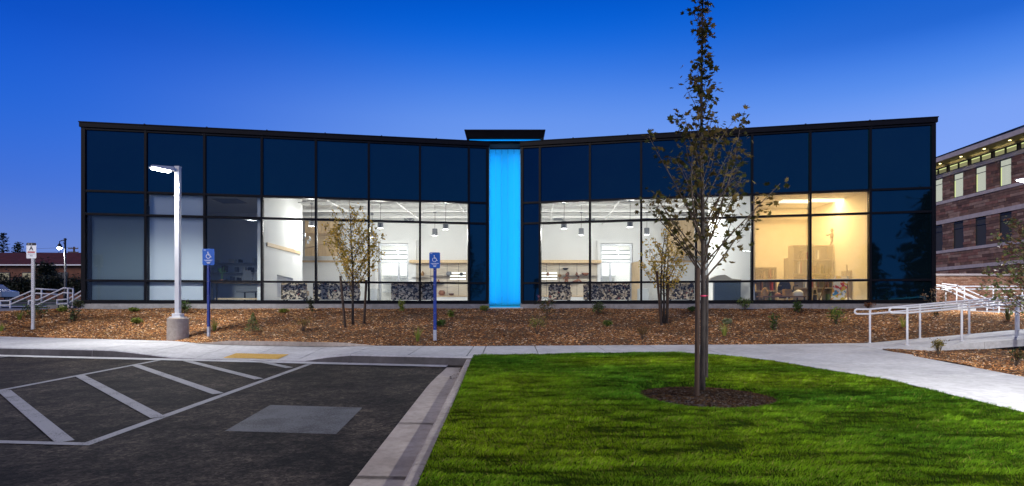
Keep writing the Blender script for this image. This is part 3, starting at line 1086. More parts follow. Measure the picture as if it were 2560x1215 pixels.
# pop-up roof above it
cb = MB()
cap_y0, cap_y1 = 21.75, 25.2
cx0, cx1 = -1.72, 1.20
cb.add([(cx0 + 0.06, cap_y0, 7.66), (cx1 - 0.06, cap_y0, 7.66), (cx1 - 0.06, cap_y1, 7.66), (cx0 + 0.06, cap_y1, 7.66), (cx0, cap_y0 - 0.12, 7.90), (cx1, cap_y0 - 0.12, 7.90), (cx1, cap_y1, 7.90), (cx0, cap_y1, 7.90)],
       [(0, 3, 2, 1), (4, 5, 6, 7), (0, 1, 5, 4), (1, 2, 6, 5), (2, 3, 7, 6), (3, 0, 4, 7)])
cb.build('cap_roof', FASCIA, bld)
MB().box(cx0 - 0.02, cx1 + 0.02, cap_y0 - 0.15, cap_y1 - 0.1, 7.902, 7.935).build('cap_flashing', FASCIA, bld)
MB().box(cx0 + 0.15, cx1 - 0.15, 22.45, 22.6, 7.36, 7.655).build('cap_wall', GREYP, bld)
BLUE_E = emit('blue_led', (0.0, 0.30, 1.0), 0.9)
MB().box(cx0 + 0.14, cx1 - 0.14, 21.9, 21.98, 7.625, 7.655).build('led_strip', BLUE_E, bld)


def area(name, loc, size, rot, energy, col=(1, 1, 1), size_y=None, parent=None, spread=None):
    l = bpy.data.lights.new(name, 'AREA')
    l.energy = energy; l.color = col; l.size = size
    if size_y: l.shape = 'RECTANGLE'; l.size_y = size_y
    if spread: l.spread = spread
    o_ = bpy.data.objects.new(name, l); COL.objects.link(o_)
    o_.location = loc; o_.rotation_euler = rot
    return o_


# blue LED battens down both sides of the light box, washing its white back
BLUE_C = (0.0, 0.30, 1.0)
area('blue_led_light', (x0 + 0.03, yb0 + 0.3, 4.4), 0.12, (R(90), 0, R(-90 - 20)), 15, BLUE_C, 5.6)
area('blue_led_light', (x1 - 0.03, yb0 + 0.3, 4.4), 0.12, (R(90), 0, R(90 + 20)), 15, BLUE_C, 5.6)
area('blue_led_light', ((cx0 + cx1) / 2, 21.94, 7.62), 2.4, (R(-20), 0, 0), 5, BLUE_C, 0.06)

# ------------------------------------------------------------------ interior shells
def iwall(name, boxes, mat=WHITE):
    mb = MB()
    for bx in boxes: mb.box(*bx)
    return mb.build(name, mat, bld)


BW = 30.0
DL0, DL1 = (948 - CX) / F * BW, (1022 - CX) / F * BW        # door openings in the back wall
DR0, DR1 = (1500 - CX) / F * BW, (1580 - CX) / F * BW
DTOP = 4.66
iwall('interior_wall', [(-14.05, DL0, BW, BW + 0.2, 1.6, 7.3), (DL0, DL1, BW, BW + 0.2, DTOP, 7.3), (DL1, -0.78, BW, BW + 0.2, 1.6, 7.3)])
iwall('interior_wall', [(0.26, DR0, BW, BW + 0.2, 1.6, 7.3), (DR0, DR1, BW, BW + 0.2, DTOP, 7.3), (DR1, 13.48, BW, BW + 0.2, 1.6, 7.3)])
iwall('interior_wall', [(-1.02, -0.94, 22.17, BW, 1.6, 7.3)])
iwall('interior_wall', [(0.41, 0.49, 22.17, BW, 1.6, 7.3)])
iwall('interior_wall', [(OFFICE_L - 0.16, OFFICE_L, 20.78, 24.8, 1.6, 7.3)])
iwall('interior_wall', [(-14.05, OFFICE_L - 0.16, 24.6, 24.8, 1.6, 7.3)])
iwall('interior_wall', [(OFFICE_R, OFFICE_R + 0.16, 20.5, 24.9, 1.6, 7.3)])
iwall('interior_wall', [(OFFICE_R + 0.16, 13.48, 24.1, 24.3, 1.6, 7.3)], M('cream_wall', (0.78, 0.70, 0.55), rough=0.85))
iwall('interior_wall', [(11.95, 12.1, 19.75, 24.1, 1.6, 7.3)], M('cream_side_wall', (0.78, 0.70, 0.55), rough=0.85))
for xa, xb in ((-14.05, -0.95), (0.42, 13.48)):
    mb = MB()
    mb.prism([(xa, front_y(xa) + 0.17), (xb, front_y(xb) + 0.17), (xb, BW), (xa, BW)], 6.2, 6.3)
    mb.build('interior_ceiling', CEIL, bld)
OFC = M('office_ceiling', (0.7, 0.69, 0.66), rough=0.9)
for xa, xb, yb_ in ((-14.05, OFFICE_L - 0.17, 24.6), (OFFICE_R + 0.17, 11.94, 24.1)):
    mb = MB()
    mb.prism([(xa, front_y(xa) + 0.16), (xb, front_y(xb) + 0.16), (xb, yb_), (xa, yb_)], 5.36, 5.42)
    mb.build('interior_ceiling', OFC, bld)

# open bar joists under the deck
def joist(x0, x1, y, z0, z1):
    mb = MB()
    mb.box(x0, x1, y - 0.05, y + 0.05, z1 - 0.05, z1)
    mb.box(x0, x1, y - 0.05, y + 0.05, z0, z0 + 0.05)
    step = 0.55
    k, up = x0, True
    while k + step <= x1:
        mb.tube([(k, y, z0 + 0.03 if up else z1 - 0.03), (k + step, y, z1 - 0.03 if up else z0 + 0.03)], 0.014, 5, False)
        k += step; up = not up
    return mb.build('roof_joist', STEEL_W, bld)


for y in (22.9, 24.7, 26.5, 28.3, 29.6):
    joist(OFFICE_L + 0.05 if y < 24.7 else -13.9, -1.05, y, 5.72, 6.16)
    joist(0.52, OFFICE_R - 0.05 if y < 24.9 else 13.3, y, 5.72, 6.16)
for y, z, r_ in ((23.8, 5.66, 0.03), (25.6, 5.62, 0.045), (27.4, 5.64, 0.03)):
    MB().tube([(-8.6 if y < 25 else -13.8, y, z), (-1.1, y, z)], r_, 8).build('ceiling_pipe', STEEL_W, bld)
    MB().tube([(0.55, y, z), (8.1 if y < 25 else 13.3, y, z)], r_, 8).build('ceiling_pipe', STEEL_W, bld)
for x in (-7.2, -4.6, -2.2, 1.6, 4.2, 6.8):
    MB().tube([(x, 23.0, 5.60), (x + 0.3, 29.7, 5.60)], 0.025, 6).build('ceiling_pipe', STEEL_W, bld)
# wall vents high on the back wall
for px in (603, 690, 1023, 1396, 1475, 1615):
    c = P3(px if px > 1000 or px < 600 else px + 0, 547, BW - 0.02)
    f = MB().box(c.x - 0.26, c.x + 0.26, BW - 0.05, BW - 0.002, c.z - 0.12, c.z + 0.12).build('air_grille', PALE, bld)
    mb = MB()
    for k in range(6):
        mb.box(c.x - 0.23, c.x + 0.23, BW - 0.06, BW - 0.051, c.z - 0.10 + k * 0.036, c.z - 0.082 + k * 0.036)
    mb.build('grille_slat', GREYP, f)

# oak-clad upper wall in both halls and the oak rail on the white walls
def oak_panel(px0, px1, y, z0, z1):
    x0_, x1_ = (px0 - CX) / F * y, (px1 - CX) / F * y
    k, w = x0_, 0.2
    while k < x1_:
        k2 = min(x1_, k + w)
        MB().box(k + 0.004, k2 - 0.004, y, y + 0.05, z0, z1).build('oak_plank', OAK, bld)
        k = k2


oak_panel(762, 845, 28.9, 3.95, 5.72)
oak_panel(1668, 1760, 28.9, 3.95, 5.72)
MB().add([P3(762, 622, 26.5), P3(845, 603, 26.5), P3(845, 585, 28.9), P3(762, 585, 28.9)], [(0, 1, 2, 3)]).add([P3(762, 620, 26.5), P3(845, 601, 26.5), P3(845, 583, 28.9), P3(762, 583, 28.9)], [(3, 2, 1, 0)]).build('oak_soffit', OAK, bld)
MB().box(-13.9, DL0 - 0.75, BW - 0.03, BW - 0.002, 3.72, 3.82).build('oak_rail', OAK, bld)
MB().box(DR1 + 0.8, 13.3, BW - 0.03, BW - 0.002, 3.72, 3.82).build('oak_rail', OAK, bld)
a, b_ = P3(668, 611, 21.15), P3(757, 634, 24.4)
a.x = b_.x = OFFICE_L + 0.03
MB().box(OFFICE_L, OFFICE_L + 0.05, 21.15, 24.5, a.z - 0.06, a.z + 0.07).build('oak_rail', OAK, bld)
# hanging wires with little spot heads on the white side wall
for k, (px0, px1, py) in enumerate(((683, 748, 574), (706, 762, 584), (727, 775, 592), (745, 770, 600))):
    mb = MB()
    mb.tube([P3(px0, py, 24.0), P3(px1, py, 24.0)], 0.008, 5)
    mb.build('wall_wire', GREYP, bld)
    q = P3(px1, py + 4, 24.0)
    MB().lathe([(0.015, -0.09), (0.04, -0.08), (0.03, 0.05), (0.01, 0.07)], q, 8).build('spot_head', PALE, bld)

# glazed inner doors: steel frame, transom light, two leaves; bright corridor behind
HALLW = M('corridor_white', (0.85, 0.84, 0.82), rough=0.8)
for xa, xb, lab in ((DL0, DL1, 'glazed door with steel frame behind the smaller left patterned benches'), (DR0, DR1, 'glazed door')):
    w = 0.09
    y0, y1 = BW - 0.04, BW + 0.1
    fr = MB()
    fr.box(xa, xa + w, y0, y1, 1.6, DTOP - 0.002); fr.box(xb - w, xb, y0, y1, 1.6, DTOP - 0.002)
    fr.box(xa + w, xb - w, y0, y1, DTOP - w, DTOP - 0.002); fr.box(xa + w, xb - w, y0, y1, 3.68, 3.78)
    mid = xa + (xb - xa) * (0.66 if xa < 0 else 0.32)
    fr.box(mid - 0.05, mid + 0.05, y0 + 0.01, y1 - 0.01, 1.6, 3.679)
    dr_ = fr.build('door_frame', GALV, bld)
    MB().box(xa + w, xb - w, BW + 0.02, BW + 0.03, 1.62, 3.679).build('door_glass', GLASS_IN, dr_)
    MB().box(xa + w, xb - w, BW + 0.02, BW + 0.03, 3.781, DTOP - w - 0.002).build('transom_glass', GLASS_IN, dr_)
    # white reveal round the opening
    mb = MB()
    mb.box(xa - 0.16, xa - 0.002, BW - 0.22, BW - 0.002, 1.6, DTOP + 0.16); mb.box(xb + 0.002, xb + 0.40, BW - 0.22, BW - 0.002, 1.6, DTOP + 0.16)
    mb.box(xa - 0.002, xb + 0.002, BW - 0.22, BW - 0.002, DTOP + 0.002, DTOP + 0.16)
    mb.build('door_surround', WHITE, bld)
    # corridor
    iwall('corridor_wall', [(xa - 1.5, xb + 1.5, 34.0, 34.1, 1.6, 5.2), (xa - 1.6, xa - 1.5, BW + 0.2, 34.1, 1.6, 5.2), (xb + 1.5, xb + 1.6, BW + 0.2, 34.1, 1.6, 5.2)], HALLW)
    iwall('corridor_ceiling', [(xa - 1.6, xb + 1.6, BW + 0.2, 34.1, 5.2, 5.3)], HALLW)
    tube_m = emit('tube_light_%d' % (xa > 0), (1.0, 0.96, 0.88), 4.0)
    for k in range(3):
        MB().box(xa - 1.2, xb + 1.2, 31.0 + k * 1.0, 31.12 + k * 1.0, 5.12, 5.18).build('tube_light', tube_m, bld)
    area('corridor_light', ((xa + xb) / 2, 32.2, 5.1), 2.4, (0, 0, 0), 115, (1.0, 0.97, 0.92), 2.0)
    for z in (3.95, 4.2, 4.42):
        MB().box(xa - 0.3, xb + 0.3, 31.2, 31.3, z, z + 0.05).build('light_baffle', PALE, bld)
    for z in (2.3, 2.75, 3.2):
        MB().box(xa - 0.6, xb - 0.2, 33.5, 33.95, z, z + 0.04).build('corridor_shelf', PALE, bld)

# office lights
lit_w = emit('warm_troffer', (1.0, 0.86, 0.62), 3.0)
for px, py, y in ((1990, 515, 21.8), (2060, 516, 21.6)):
    c = P3(px, py, y)
    MB().box(c.x - 0.6, c.x + 0.6, y - 0.3, y + 0.3, 5.335, 5.358).build('ceiling_light', lit_w, bld)
    area('office_light', (c.x, y, 5.33), 1.15, (0, 0, 0), 125 if px < 2000 else 62, (1.0, 0.68, 0.31), 0.55)
c = P3(570, 512, 21.6)
MB().box(c.x - 0.45, c.x + 0.45, 21.3, 22.2, 5.335, 5.358).build('ceiling_vent', GREYP, bld)
iwall('interior_beam', [(8.45, 11.9, 23.3, 24.0, 5.0, 5.3)], M('cream_beam', (0.72, 0.64, 0.5), rough=0.8))

# roller shades behind the glass
def shade(A, d, n, u0, u1, za, zb, mat):
    o_ = MB().obox(A, d, n, u0 + 0.05, u1 - 0.05, -0.168, -0.164, za, zb).build('roller_shade', mat, bld)
    MB().obox(A, d, n, u0 + 0.05, u1 - 0.05, -0.18, -0.152, za - 0.03, za - 0.001).build('hem_bar', LPAINT, o_)
    return o_


shade(Al, dl, nl, ul[6], ul[7], 1.66, 5.27, SHADEW)
shade(Al, dl, nl, ul[7], ul[8] - 0.06, 1.66, 5.27, SHADEG)
shade(Ar, dr, nr, ur[5], ur[6], 2.40, 5.27, SHADEY)
shade(Ar, dr, nr, ur[6], ur[7], 2.40, 5.27, SHADEY)
# ================================================================== THINGS INSIDE
PEND_M = M('pendant_grey', (0.16, 0.165, 0.175), rough=0.45, metal=0.3)
PEND_E = emit('pendant_lens', (1.0, 0.95, 0.88), 12.0)
WIRE = M('black_wire', (0.015, 0.015, 0.015), rough=0.6)


def pendant(px, py, y, label, watt=125):
    c = P3(px, py, y)
    t_ = thing('pendant_lamp', label, 'lamp', c, 'pendant lamps over the two halls')
    MB().lathe([(0.06, 0.17), (0.115, 0.16), (0.118, -0.10), (0.118, -0.14), (0.112, -0.14), (0.110, -0.11)], c, 16).build('lamp_shade', PEND_M, t_, True)
    MB().lathe([(0.108, -0.118), (0.10, -0.12), (0.001, -0.121)], c, 16).build('lens', PEND_E, t_)
    MB().tube([c + Vector((0, 0, 0.16)), Vector((c.x + 0.01, c.y, (c.z + 6.1) / 2)), Vector((c.x, c.y, 6.12))], 0.008, 5).build('rod', WIRE, t_)
    MB().lathe([(0.07, 0.04), (0.07, -0.04), (0.02, -0.05)], Vector((c.x, c.y, 5.7)), 10).build('canopy', PEND_M, t_)
    l = bpy.data.lights.new('pendant_light', 'POINT')
    l.energy = watt; l.color = (1.0, 0.965, 0.92); l.shadow_soft_size = 0.09
    o_ = bpy.data.objects.new('pendant_light', l); COL.objects.link(o_)
    o_.location = c - Vector((0, 0, 0.24)); o_.parent = t_; o_.matrix_parent_inverse = Matrix.Translation(-c)


pendant(779, 557, 24.2, 'grey cylinder pendant lamp in front of the oak plank wall of the west hall')
pendant(930, 586, 27.0, 'low grey pendant lamp half hidden behind a mullion above the western glazed door')
pendant(951, 562, 24.0, 'grey pendant lamp hanging just above and beside the western glazed door')
pendant(1087, 581, 26.4, 'lowest grey pendant lamp over the west hall display wall, on a straight rod')
pendant(1114, 565, 24.3, 'grey pendant lamp nearest the blue column in the west hall')
pendant(1410, 563, 24.2, 'grey pendant lamp nearest the blue column in the east hall')
pendant(1453, 580, 26.4, 'lower grey pendant lamp over the east hall display wall')
pendant(1575, 559, 23.9, 'grey pendant lamp above the eastern glazed door')
pendant(1617, 579, 26.4, 'lower grey pendant lamp past the eastern glazed door, beyond the mullion')
pendant(1748, 556, 24.2, 'grey pendant lamp behind the top of the tall tree on the lawn')

# patterned upholstered benches with their backs to the glass
m, t, p = mat_new('patterned_fabric')
co = t.nodes.new('ShaderNodeTexCoord')
v = N(t, 'ShaderNodeTexVoronoi', Scale=20.0); v.inputs['Randomness'].default_value = 1.0
nz = N(t, 'ShaderNodeTexNoise', Scale=9.0, Detail=2.0)
mpv = t.nodes.new('ShaderNodeMix'); mpv.data_type = 'RGBA'; mpv.inputs['Factor'].default_value = 0.12
t.links.new(co.outputs['Object'], mpv.inputs['A']); t.links.new(nz.outputs['Color'], mpv.inputs['B'])
t.links.new(mpv.outputs['Result'], v.inputs['Vector'])
rp = t.nodes.new('ShaderNodeValToRGB'); rp.color_ramp.interpolation = 'CONSTANT'
e = rp.color_ramp.elements
for k_, (pos, c_) in enumerate(((0.0, (0.018, 0.012, 0.008)), (0.40, (0.09, 0.062, 0.036)), (0.50, (0.56, 0.42, 0.27)), (0.68, (0.86, 0.70, 0.50)), (0.88, (0.34, 0.10, 0.05)), (0.95, (0.06, 0.16, 0.20)))):
    if k_ >= 2: e.new(pos)
    e[k_].position = pos; e[k_].color = c_ + (1,)
t.links.new(v.outputs['Color'], rp.inputs['Fac'])
t.links.new(rp.outputs['Color'], p.inputs['Base Color'])
p.inputs['Roughness'].default_value = 0.9
FABRIC = m


def bench(A, d, n, px0, px1, Bp, label, lean=0.0):
    u0, u1 = wing_u(px0, A, Bp), wing_u(px1, A, Bp)
    if u0 > u1: u0, u1 = u1, u0
    q = (A[0] + d[0] * (u0 + u1) / 2 - n[0] * 0.5, A[1] + d[1] * (u0 + u1) / 2 - n[1] * 0.5, 1.6)
    t_ = thing('bench', label, 'bench', q, 'patterned benches against the glass')
    MB().obox(A, d, n, u0, u1, -0.52, -0.36, 1.72, 2.32).build('backrest', FABRIC, t_, False, 0.03)
    MB().obox(A, d, n, u0 + 0.01, u1 - 0.01, -1.02, -0.53, 1.86, 2.05).build('seat', FABRIC, t_, False, 0.03)
    for a in (u0 + 0.06, u1 - 0.12):
        for k in (-0.44, -0.95):
            MB().obox(A, d, n, a, a + 0.05, k - 0.03, k + 0.03, 1.6, 1.718 if k > -0.6 else 1.858).build('leg', BLACK, t_)


bench(LA, dl, nl, 697, 762, LB, 'short patterned bench beside the white side wall of the west hall')
bench(LA, dl, nl, 778, 897, LB, 'long patterned bench behind the staked young tree of the west wing')
bench(LA, dl, nl, 977, 1088, LB, 'long patterned bench in front of the western glazed door')
bench(RA, dr, nr, 1367, 1423, RB, 'short patterned bench nearest the blue column in the east hall')
bench(RA, dr, nr, 1456, 1576, RB, 'long patterned bench in front of the eastern glazed door')
bench(RA, dr, nr, 1672, 1738, RB, 'patterned bench half hidden by the young tree in the east wing')

# display walls of pale slatboard with an oak top, shelves, wires and pottery
SLATB = M('slatboard', (0.62, 0.54, 0.42), (0.70, 0.62, 0.50), scale=2.0, rough=0.6)
CLAYS = [M('clay_%s' % k, c, tuple(v * 0.7 for v in c), scale=9, rough=0.55) for k, c in (('terracotta', (0.32, 0.13, 0.06)), ('dark', (0.05, 0.05, 0.05)), ('grey', (0.25, 0.26, 0.27)), ('ochre', (0.38, 0.22, 0.08)), ('brown', (0.16, 0.08, 0.045)))]
CLAYN = ['terracotta', 'black', 'grey', 'ochre', 'brown']
PROF = {'vase': [(0.05, 0), (0.09, 0.06), (0.10, 0.13), (0.06, 0.2), (0.035, 0.24), (0.05, 0.27)],
        'bowl': [(0.05, 0), (0.10, 0.03), (0.15, 0.08), (0.17, 0.12), (0.155, 0.12), (0.09, 0.05)],
        'jug': [(0.06, 0), (0.085, 0.05), (0.085, 0.14), (0.055, 0.19), (0.065, 0.22)],
        'pot': [(0.06, 0), (0.12, 0.06), (0.13, 0.13), (0.09, 0.19), (0.06, 0.2)]}


def display(px0, px1, where, pots):
    y = BW - 0.35
    xa, xb = (px0 - CX) / F * y, (px1 - CX) / F * y
    t_ = thing('display_wall', 'pale slatboard display wall under an oak shelf in the %s hall' % where, 'display', ((xa + xb) / 2, y, 1.6))
    k, z = 0, 1.85
    while z < 3.62:
        MB().box(xa, xb, y + 0.25, y + 0.33, z + 0.004, z + 0.146).build('slat', SLATB, t_)
        z += 0.15
    MB().box(xa - 0.1, xb + 0.05, y - 0.2, BW - 0.03, 3.66, 3.80).build('top_shelf', OAK, t_)
    MB().box(xa, xb, y - 0.25, y + 0.24, 1.98, 2.02).build('counter', OAK, t_)
    MB().box(xa, xb, y - 0.2, y + 0.245, 1.6, 1.975).build('base_cabinet', WHITE, t_)
    for f in (0.12, 0.33, 0.62, 0.82):
        x_ = xa + (xb - xa) * f
        MB().tube([(x_, y - 0.02, 2.03), (x_, y - 0.02, 3.65)], 0.008, 5).build('hanging_wire', WIRE, t_)
    for zz, f0, f1 in ((2.62, 0.05, 0.55), (3.02, 0.30, 0.95), (2.95, 0.0, 0.28)):
        MB().box(xa + (xb - xa) * f0, xa + (xb - xa) * f1, y - 0.06, y + 0.24, zz - 0.012, zz).build('shelf', GLASS_IN, t_)
    lit = emit('shelf_light_' + where, (1, 0.97, 0.9), 2.5)
    for q in range(3):
        f0 = 0.66 if where == 'west' else 0.02
        MB().box(xa + (xb - xa) * f0, xa + (xb - xa) * (f0 + 0.28), y + 0.235, y + 0.248, 2.85 + q * 0.15, 2.90 + q * 0.15).build('light_strip', lit, t_)
    for px, z, kind, cl, sc, lab in pots:
        x_ = (px - CX) / F * y
        prof = [(r_ * sc, h * sc) for r_, h in PROF[kind]]
        o_ = MB().lathe(prof, (x_, y + 0.06, z + 0.002), 12).build(kind, CLAYS[cl], None, True)
        tag(o_, lab, kind, 'pottery on the display walls')


display(1030, 1172, 'west', [
    (1056, 3.02, 'vase', 3, 0.9, 'ochre vase on a glass shelf above the blue accessible sign'),
    (1070, 2.62, 'bowl', 1, 0.5, 'small black bowl on the lower glass shelf of the west display'),
    (1078, 2.62, 'jug', 2, 0.7, 'small grey jug beside the black bowl in the west hall'),
    (1096, 2.62, 'vase', 0, 0.8, 'terracotta vase directly behind the accessible sign edge'),
    (1122, 3.02, 'pot', 2, 1.1, 'round grey pot on the upper shelf of the west display'),
    (1153, 3.02, 'pot', 1, 0.8, 'dark pot near the end of the west display shelf'),
    (1104, 2.03, 'pot', 0, 1.3, 'large terracotta pot on the west display counter'),
    (1128, 2.03, 'bowl', 4, 0.9, 'wide brown bowl on the west display counter')])
display(1348, 1500, 'east', [
    (1370, 3.02, 'jug', 0, 0.8, 'terracotta jug on the shelf nearest the blue column in the east hall'),
    (1399, 2.95, 'pot', 3, 0.8, 'ochre pot beside the shelf lights in the east hall'),
    (1414, 3.3, 'bowl', 1, 0.9, 'black bowl hanging high on the east display wall'),
    (1420, 3.02, 'jug', 4, 0.9, 'brown jug below the black bowl in the east hall'),
    (1442, 3.02, 'vase', 0, 0.7, 'slim terracotta vase in the middle of the east display'),
    (1464, 3.02, 'bowl', 0, 1.2, 'wide terracotta bowl at the door end of the east display'),
    (1432, 2.62, 'jug', 2, 0.5, 'tiny grey jug in the middle of the east display')])
# two clay figures on the east display
def clay_figure(px, z, label, reclining):
    y = BW - 0.32
    x_ = (px - CX) / F * y
    mb = MB()
    if reclining:
        mb.tube([(x_ - 0.26, y, z + 0.07), (x_ - 0.1, y, z + 0.11), (x_ + 0.06, y, z + 0.17), (x_ + 0.12, y, z + 0.26)], [0.03, 0.07, 0.08, 0.06], 8)
        mb.lathe([(0.01, -0.06), (0.05, -0.03), (0.055, 0.02), (0.02, 0.07)], (x_ + 0.13, y, z + 0.36), 8)
        mb.tube([(x_ + 0.12, y, z + 0.24), (x_ + 0.24, y, z + 0.15), (x_ + 0.34, y, z + 0.05)], [0.04, 0.032, 0.025], 6)
    else:
        mb.tube([(x_ - 0.07, y, z), (x_ - 0.05, y, z + 0.16), (x_, y, z + 0.26)], [0.045, 0.05, 0.06], 7)
        mb.tube([(x_ + 0.08, y, z), (x_ + 0.05, y, z + 0.16), (x_, y, z + 0.26)], [0.045, 0.05, 0.06], 7)
        mb.tube([(x_, y, z + 0.2), (x_, y, z + 0.34), (x_, y, z + 0.42)], [0.07, 0.085, 0.04], 8)
        mb.lathe([(0.01, -0.06), (0.05, -0.03), (0.055, 0.02), (0.02, 0.07)], (x_, y, z + 0.48), 8)
        mb.tube([(x_ - 0.07, y, z + 0.36), (x_ - 0.15, y, z + 0.26)], 0.025, 6)
        mb.tube([(x_ + 0.07, y, z + 0.36), (x_ + 0.15, y, z + 0.28)], 0.025, 6)
    tag(mb.build('clay_figure', CLAYS[0], None, True), label, 'sculpture', 'clay figures')


clay_figure(1416, 2.60, 'small standing terracotta figure on the east display wall', False)
clay_figure(1440, 2.60, 'reclining terracotta figure on the east display wall', True)

# open oak door leaf and grey cabinets beside the doors
def oak_door(p0, p1, label):
    t_ = thing('oak_door', label, 'door', (p0[0], p0[1], 1.6))
    a, b_ = Vector((p0[0], p0[1])), Vector((p1[0], p1[1]))
    d = (b_ - a); L_ = d.length; d /= L_
    nn_ = (d.y, -d.x)
    MB().obox(a, d, nn_, 0, L_, -0.025, 0.025, 1.62, 3.70).build('leaf', OAK, t_)
    MB().tube([(b_.x - d.x * 0.08 + nn_[0] * 0.06, b_.y - d.y * 0.08 + nn_[1] * 0.06, 2.5), (b_.x - d.x * 0.2 + nn_[0] * 0.06, b_.y - d.y * 0.2 + nn_[1] * 0.06, 2.5)], 0.012, 6).build('handle', GALV, t_)


oak_door((DR1 - 0.02, BW - 0.08), (DR1 + 0.16, BW - 0.95), 'open oak door leaf swung into the east hall')
def cabinet(px0, px1, y, z1, label, mat=PALE):
    xa, xb = (px0 - CX) / F * y, (px1 - CX) / F * y
    t_ = thing('cabinet', label, 'cabinet', ((xa + xb) / 2, y, 1.6))
    MB().box(xa, xb, y, y + 0.45, 1.6, z1).build('body', mat, t_, False, 0.008)
    w = (xb - xa) / 2
    for k in range(2):
        MB().box(xa + k * w + 0.015, xa + (k + 1) * w - 0.015, y - 0.02, y - 0.001, 1.68, z1 - 0.04).build('cabinet_door', mat, t_)


cabinet(925, 943, 28.6, 2.35, 'low grey cabinet beside the western glazed door')
cabinet(1598, 1622, 28.6, 2.35, 'low grey cabinet beside the eastern glazed door')
cabinet(1769, 1824, 25.4, 4.35, 'tall dark grey cabinet block behind the tall tree in the east hall', GREYP)
# folding board on wheels by the white wall
t_ = thing('display_board', 'tilted white display board on a stand by the white side wall', 'board', (-8.2, 22.3, 1.6))
q0, q1 = P3(681, 685, 22.0), P3(732, 697, 22.6)
MB().add([q0, q1, q1 - Vector((0, 0, 0.75)), q0 - Vector((0, 0, 0.85)), q0 + Vector((0, .04, 0)), q1 + Vector((0, .04, 0)), q1 + Vector((0, .04, -0.75)), q0 + Vector((0, .04, -0.85))], [(3, 2, 1, 0), (4, 5, 6, 7), (0, 1, 5, 4), (1, 2, 6, 5), (2, 3, 7, 6), (3, 0, 4, 7)]).build('panel', WHITE, t_)
MB().tube([q0 + Vector((-0.03, 0, 0.2)), Vector((q0.x - 0.03, q0.y, 1.61))], 0.02, 6).build('upright', GALV, t_)
MB().tube([q0, q1], 0.03, 6).build('top_rail', PALE, t_)
# low curved-top partition in the east hall
t_ = thing('partition', 'blue grey partition with a beige cover behind the tall tree stakes', 'partition', (7.5, 21.6, 1.6))
q0, q1 = P3(1785, 700, 21.3), P3(1868, 700, 21.1)
MB().box(q0.x, q1.x, 21.35, 21.42, 1.6, 2.36).build('panel', M('slate_panel', (0.06, 0.085, 0.11), rough=0.5), t_)
MB().box(q0.x, q0.x + 0.02, 21.33, 21.349, 1.6, 2.36).build('edge_strip', PALE, t_)
MB().extr([(q0.x - 0.2, 21.3, 2.37), (q1.x, 21.3, 2.37), (q1.x - 0.1, 21.3, 2.44), (q0.x + 0.65, 21.3, 2.48), (q0.x + 0.4, 21.3, 2.62), (q0.x + 0.15, 21.3, 2.6), (q0.x - 0.1, 21.3, 2.48)], (0, 0.3, 0)).build('cover', M('beige_cover', (0.40, 0.36, 0.28), rough=0.9), t_)


# ---- the warm studio behind the sheer shades
SHELFW = M('studio_shelf', (0.36, 0.29, 0.2), rough=0.7)
def bookcase(x0, x1, y0, y1, z0, z1, rows, label, books, axis='x', seed=0):
    rg = random.Random(seed)
    t_ = thing('bookcase', label, 'bookcase', ((x0 + x1) / 2, (y0 + y1) / 2, z0))
    w = 0.03
    MB().box(x0, x0 + w, y0, y1, z0, z1).build('side_panel', SHELFW, t_)
    MB().box(x1 - w, x1, y0, y1, z0, z1).build('side_panel', SHELFW, t_)
    if axis == 'x': MB().box(x0 + w, x1 - w, y1 - 0.02, y1, z0, z1).build('back_panel', SHELFW, t_)
    for k in range(rows + 1):
        z = z0 + (z1 - z0 - w) * k / rows
        MB().box(x0 + w + 0.001, x1 - w - 0.001, y0, y1 - 0.021, z, z + w).build('shelf', SHELFW, t_)
        if k < rows:
            x = x0 + w + 0.02
            while x < x1 - 0.12:
                if rg.random() < books:
                    bw, bh = rg.uniform(0.03, 0.07), rg.uniform(0.5, 0.85) * (z1 - z0) / rows
                    yy = y0 + 0.03
                    o_ = MB().box(x, x + bw, yy, min(y1 - 0.03, yy + 0.2), z + w + 0.001, z + w + bh).build('book', rg.choice(BOOKM), None)
                    BOOKS.append((o_, label))
                    x += bw + 0.004
                else: x += rg.uniform(0.05, 0.3)


BOOKM = [M('book_%s' % k, c, rough=0.6) for k, c in (('tan', (0.4, 0.3, 0.18)), ('white', (0.7, 0.68, 0.6)), ('brown', (0.14, 0.07, 0.04)), ('red', (0.3, 0.05, 0.03)), ('green', (0.08, 0.14, 0.08)), ('black', (0.03, 0.03, 0.03)))]
BOOKS = []
bookcase(8.55, 10.6, 23.7, 24.07, 1.62, 3.05, 3, 'low bookcase full of books along the back of the warm studio', 0.75, seed=3)
bookcase(10.4, 11.9, 21.9, 22.3, 1.62, 3.75, 4, 'tall bookcase by the side wall of the warm studio with a figure on top', 0.30, seed=5)
bookcase(10.65, 11.45, 22.9, 23.2, 1.62, 3.35, 4, 'medium bookcase in the corner of the warm studio', 0.4, seed=9)
for o_, lab in BOOKS:
    tag(o_, 'upright ' + o_.data.materials[0].name.split('_')[1] + ' book on the ' + lab.replace('full of books ', '').replace(' with a figure on top', ''), 'book', 'books in the ' + lab.split(' by ')[0].split(' along ')[0].split(' in the ')[0])
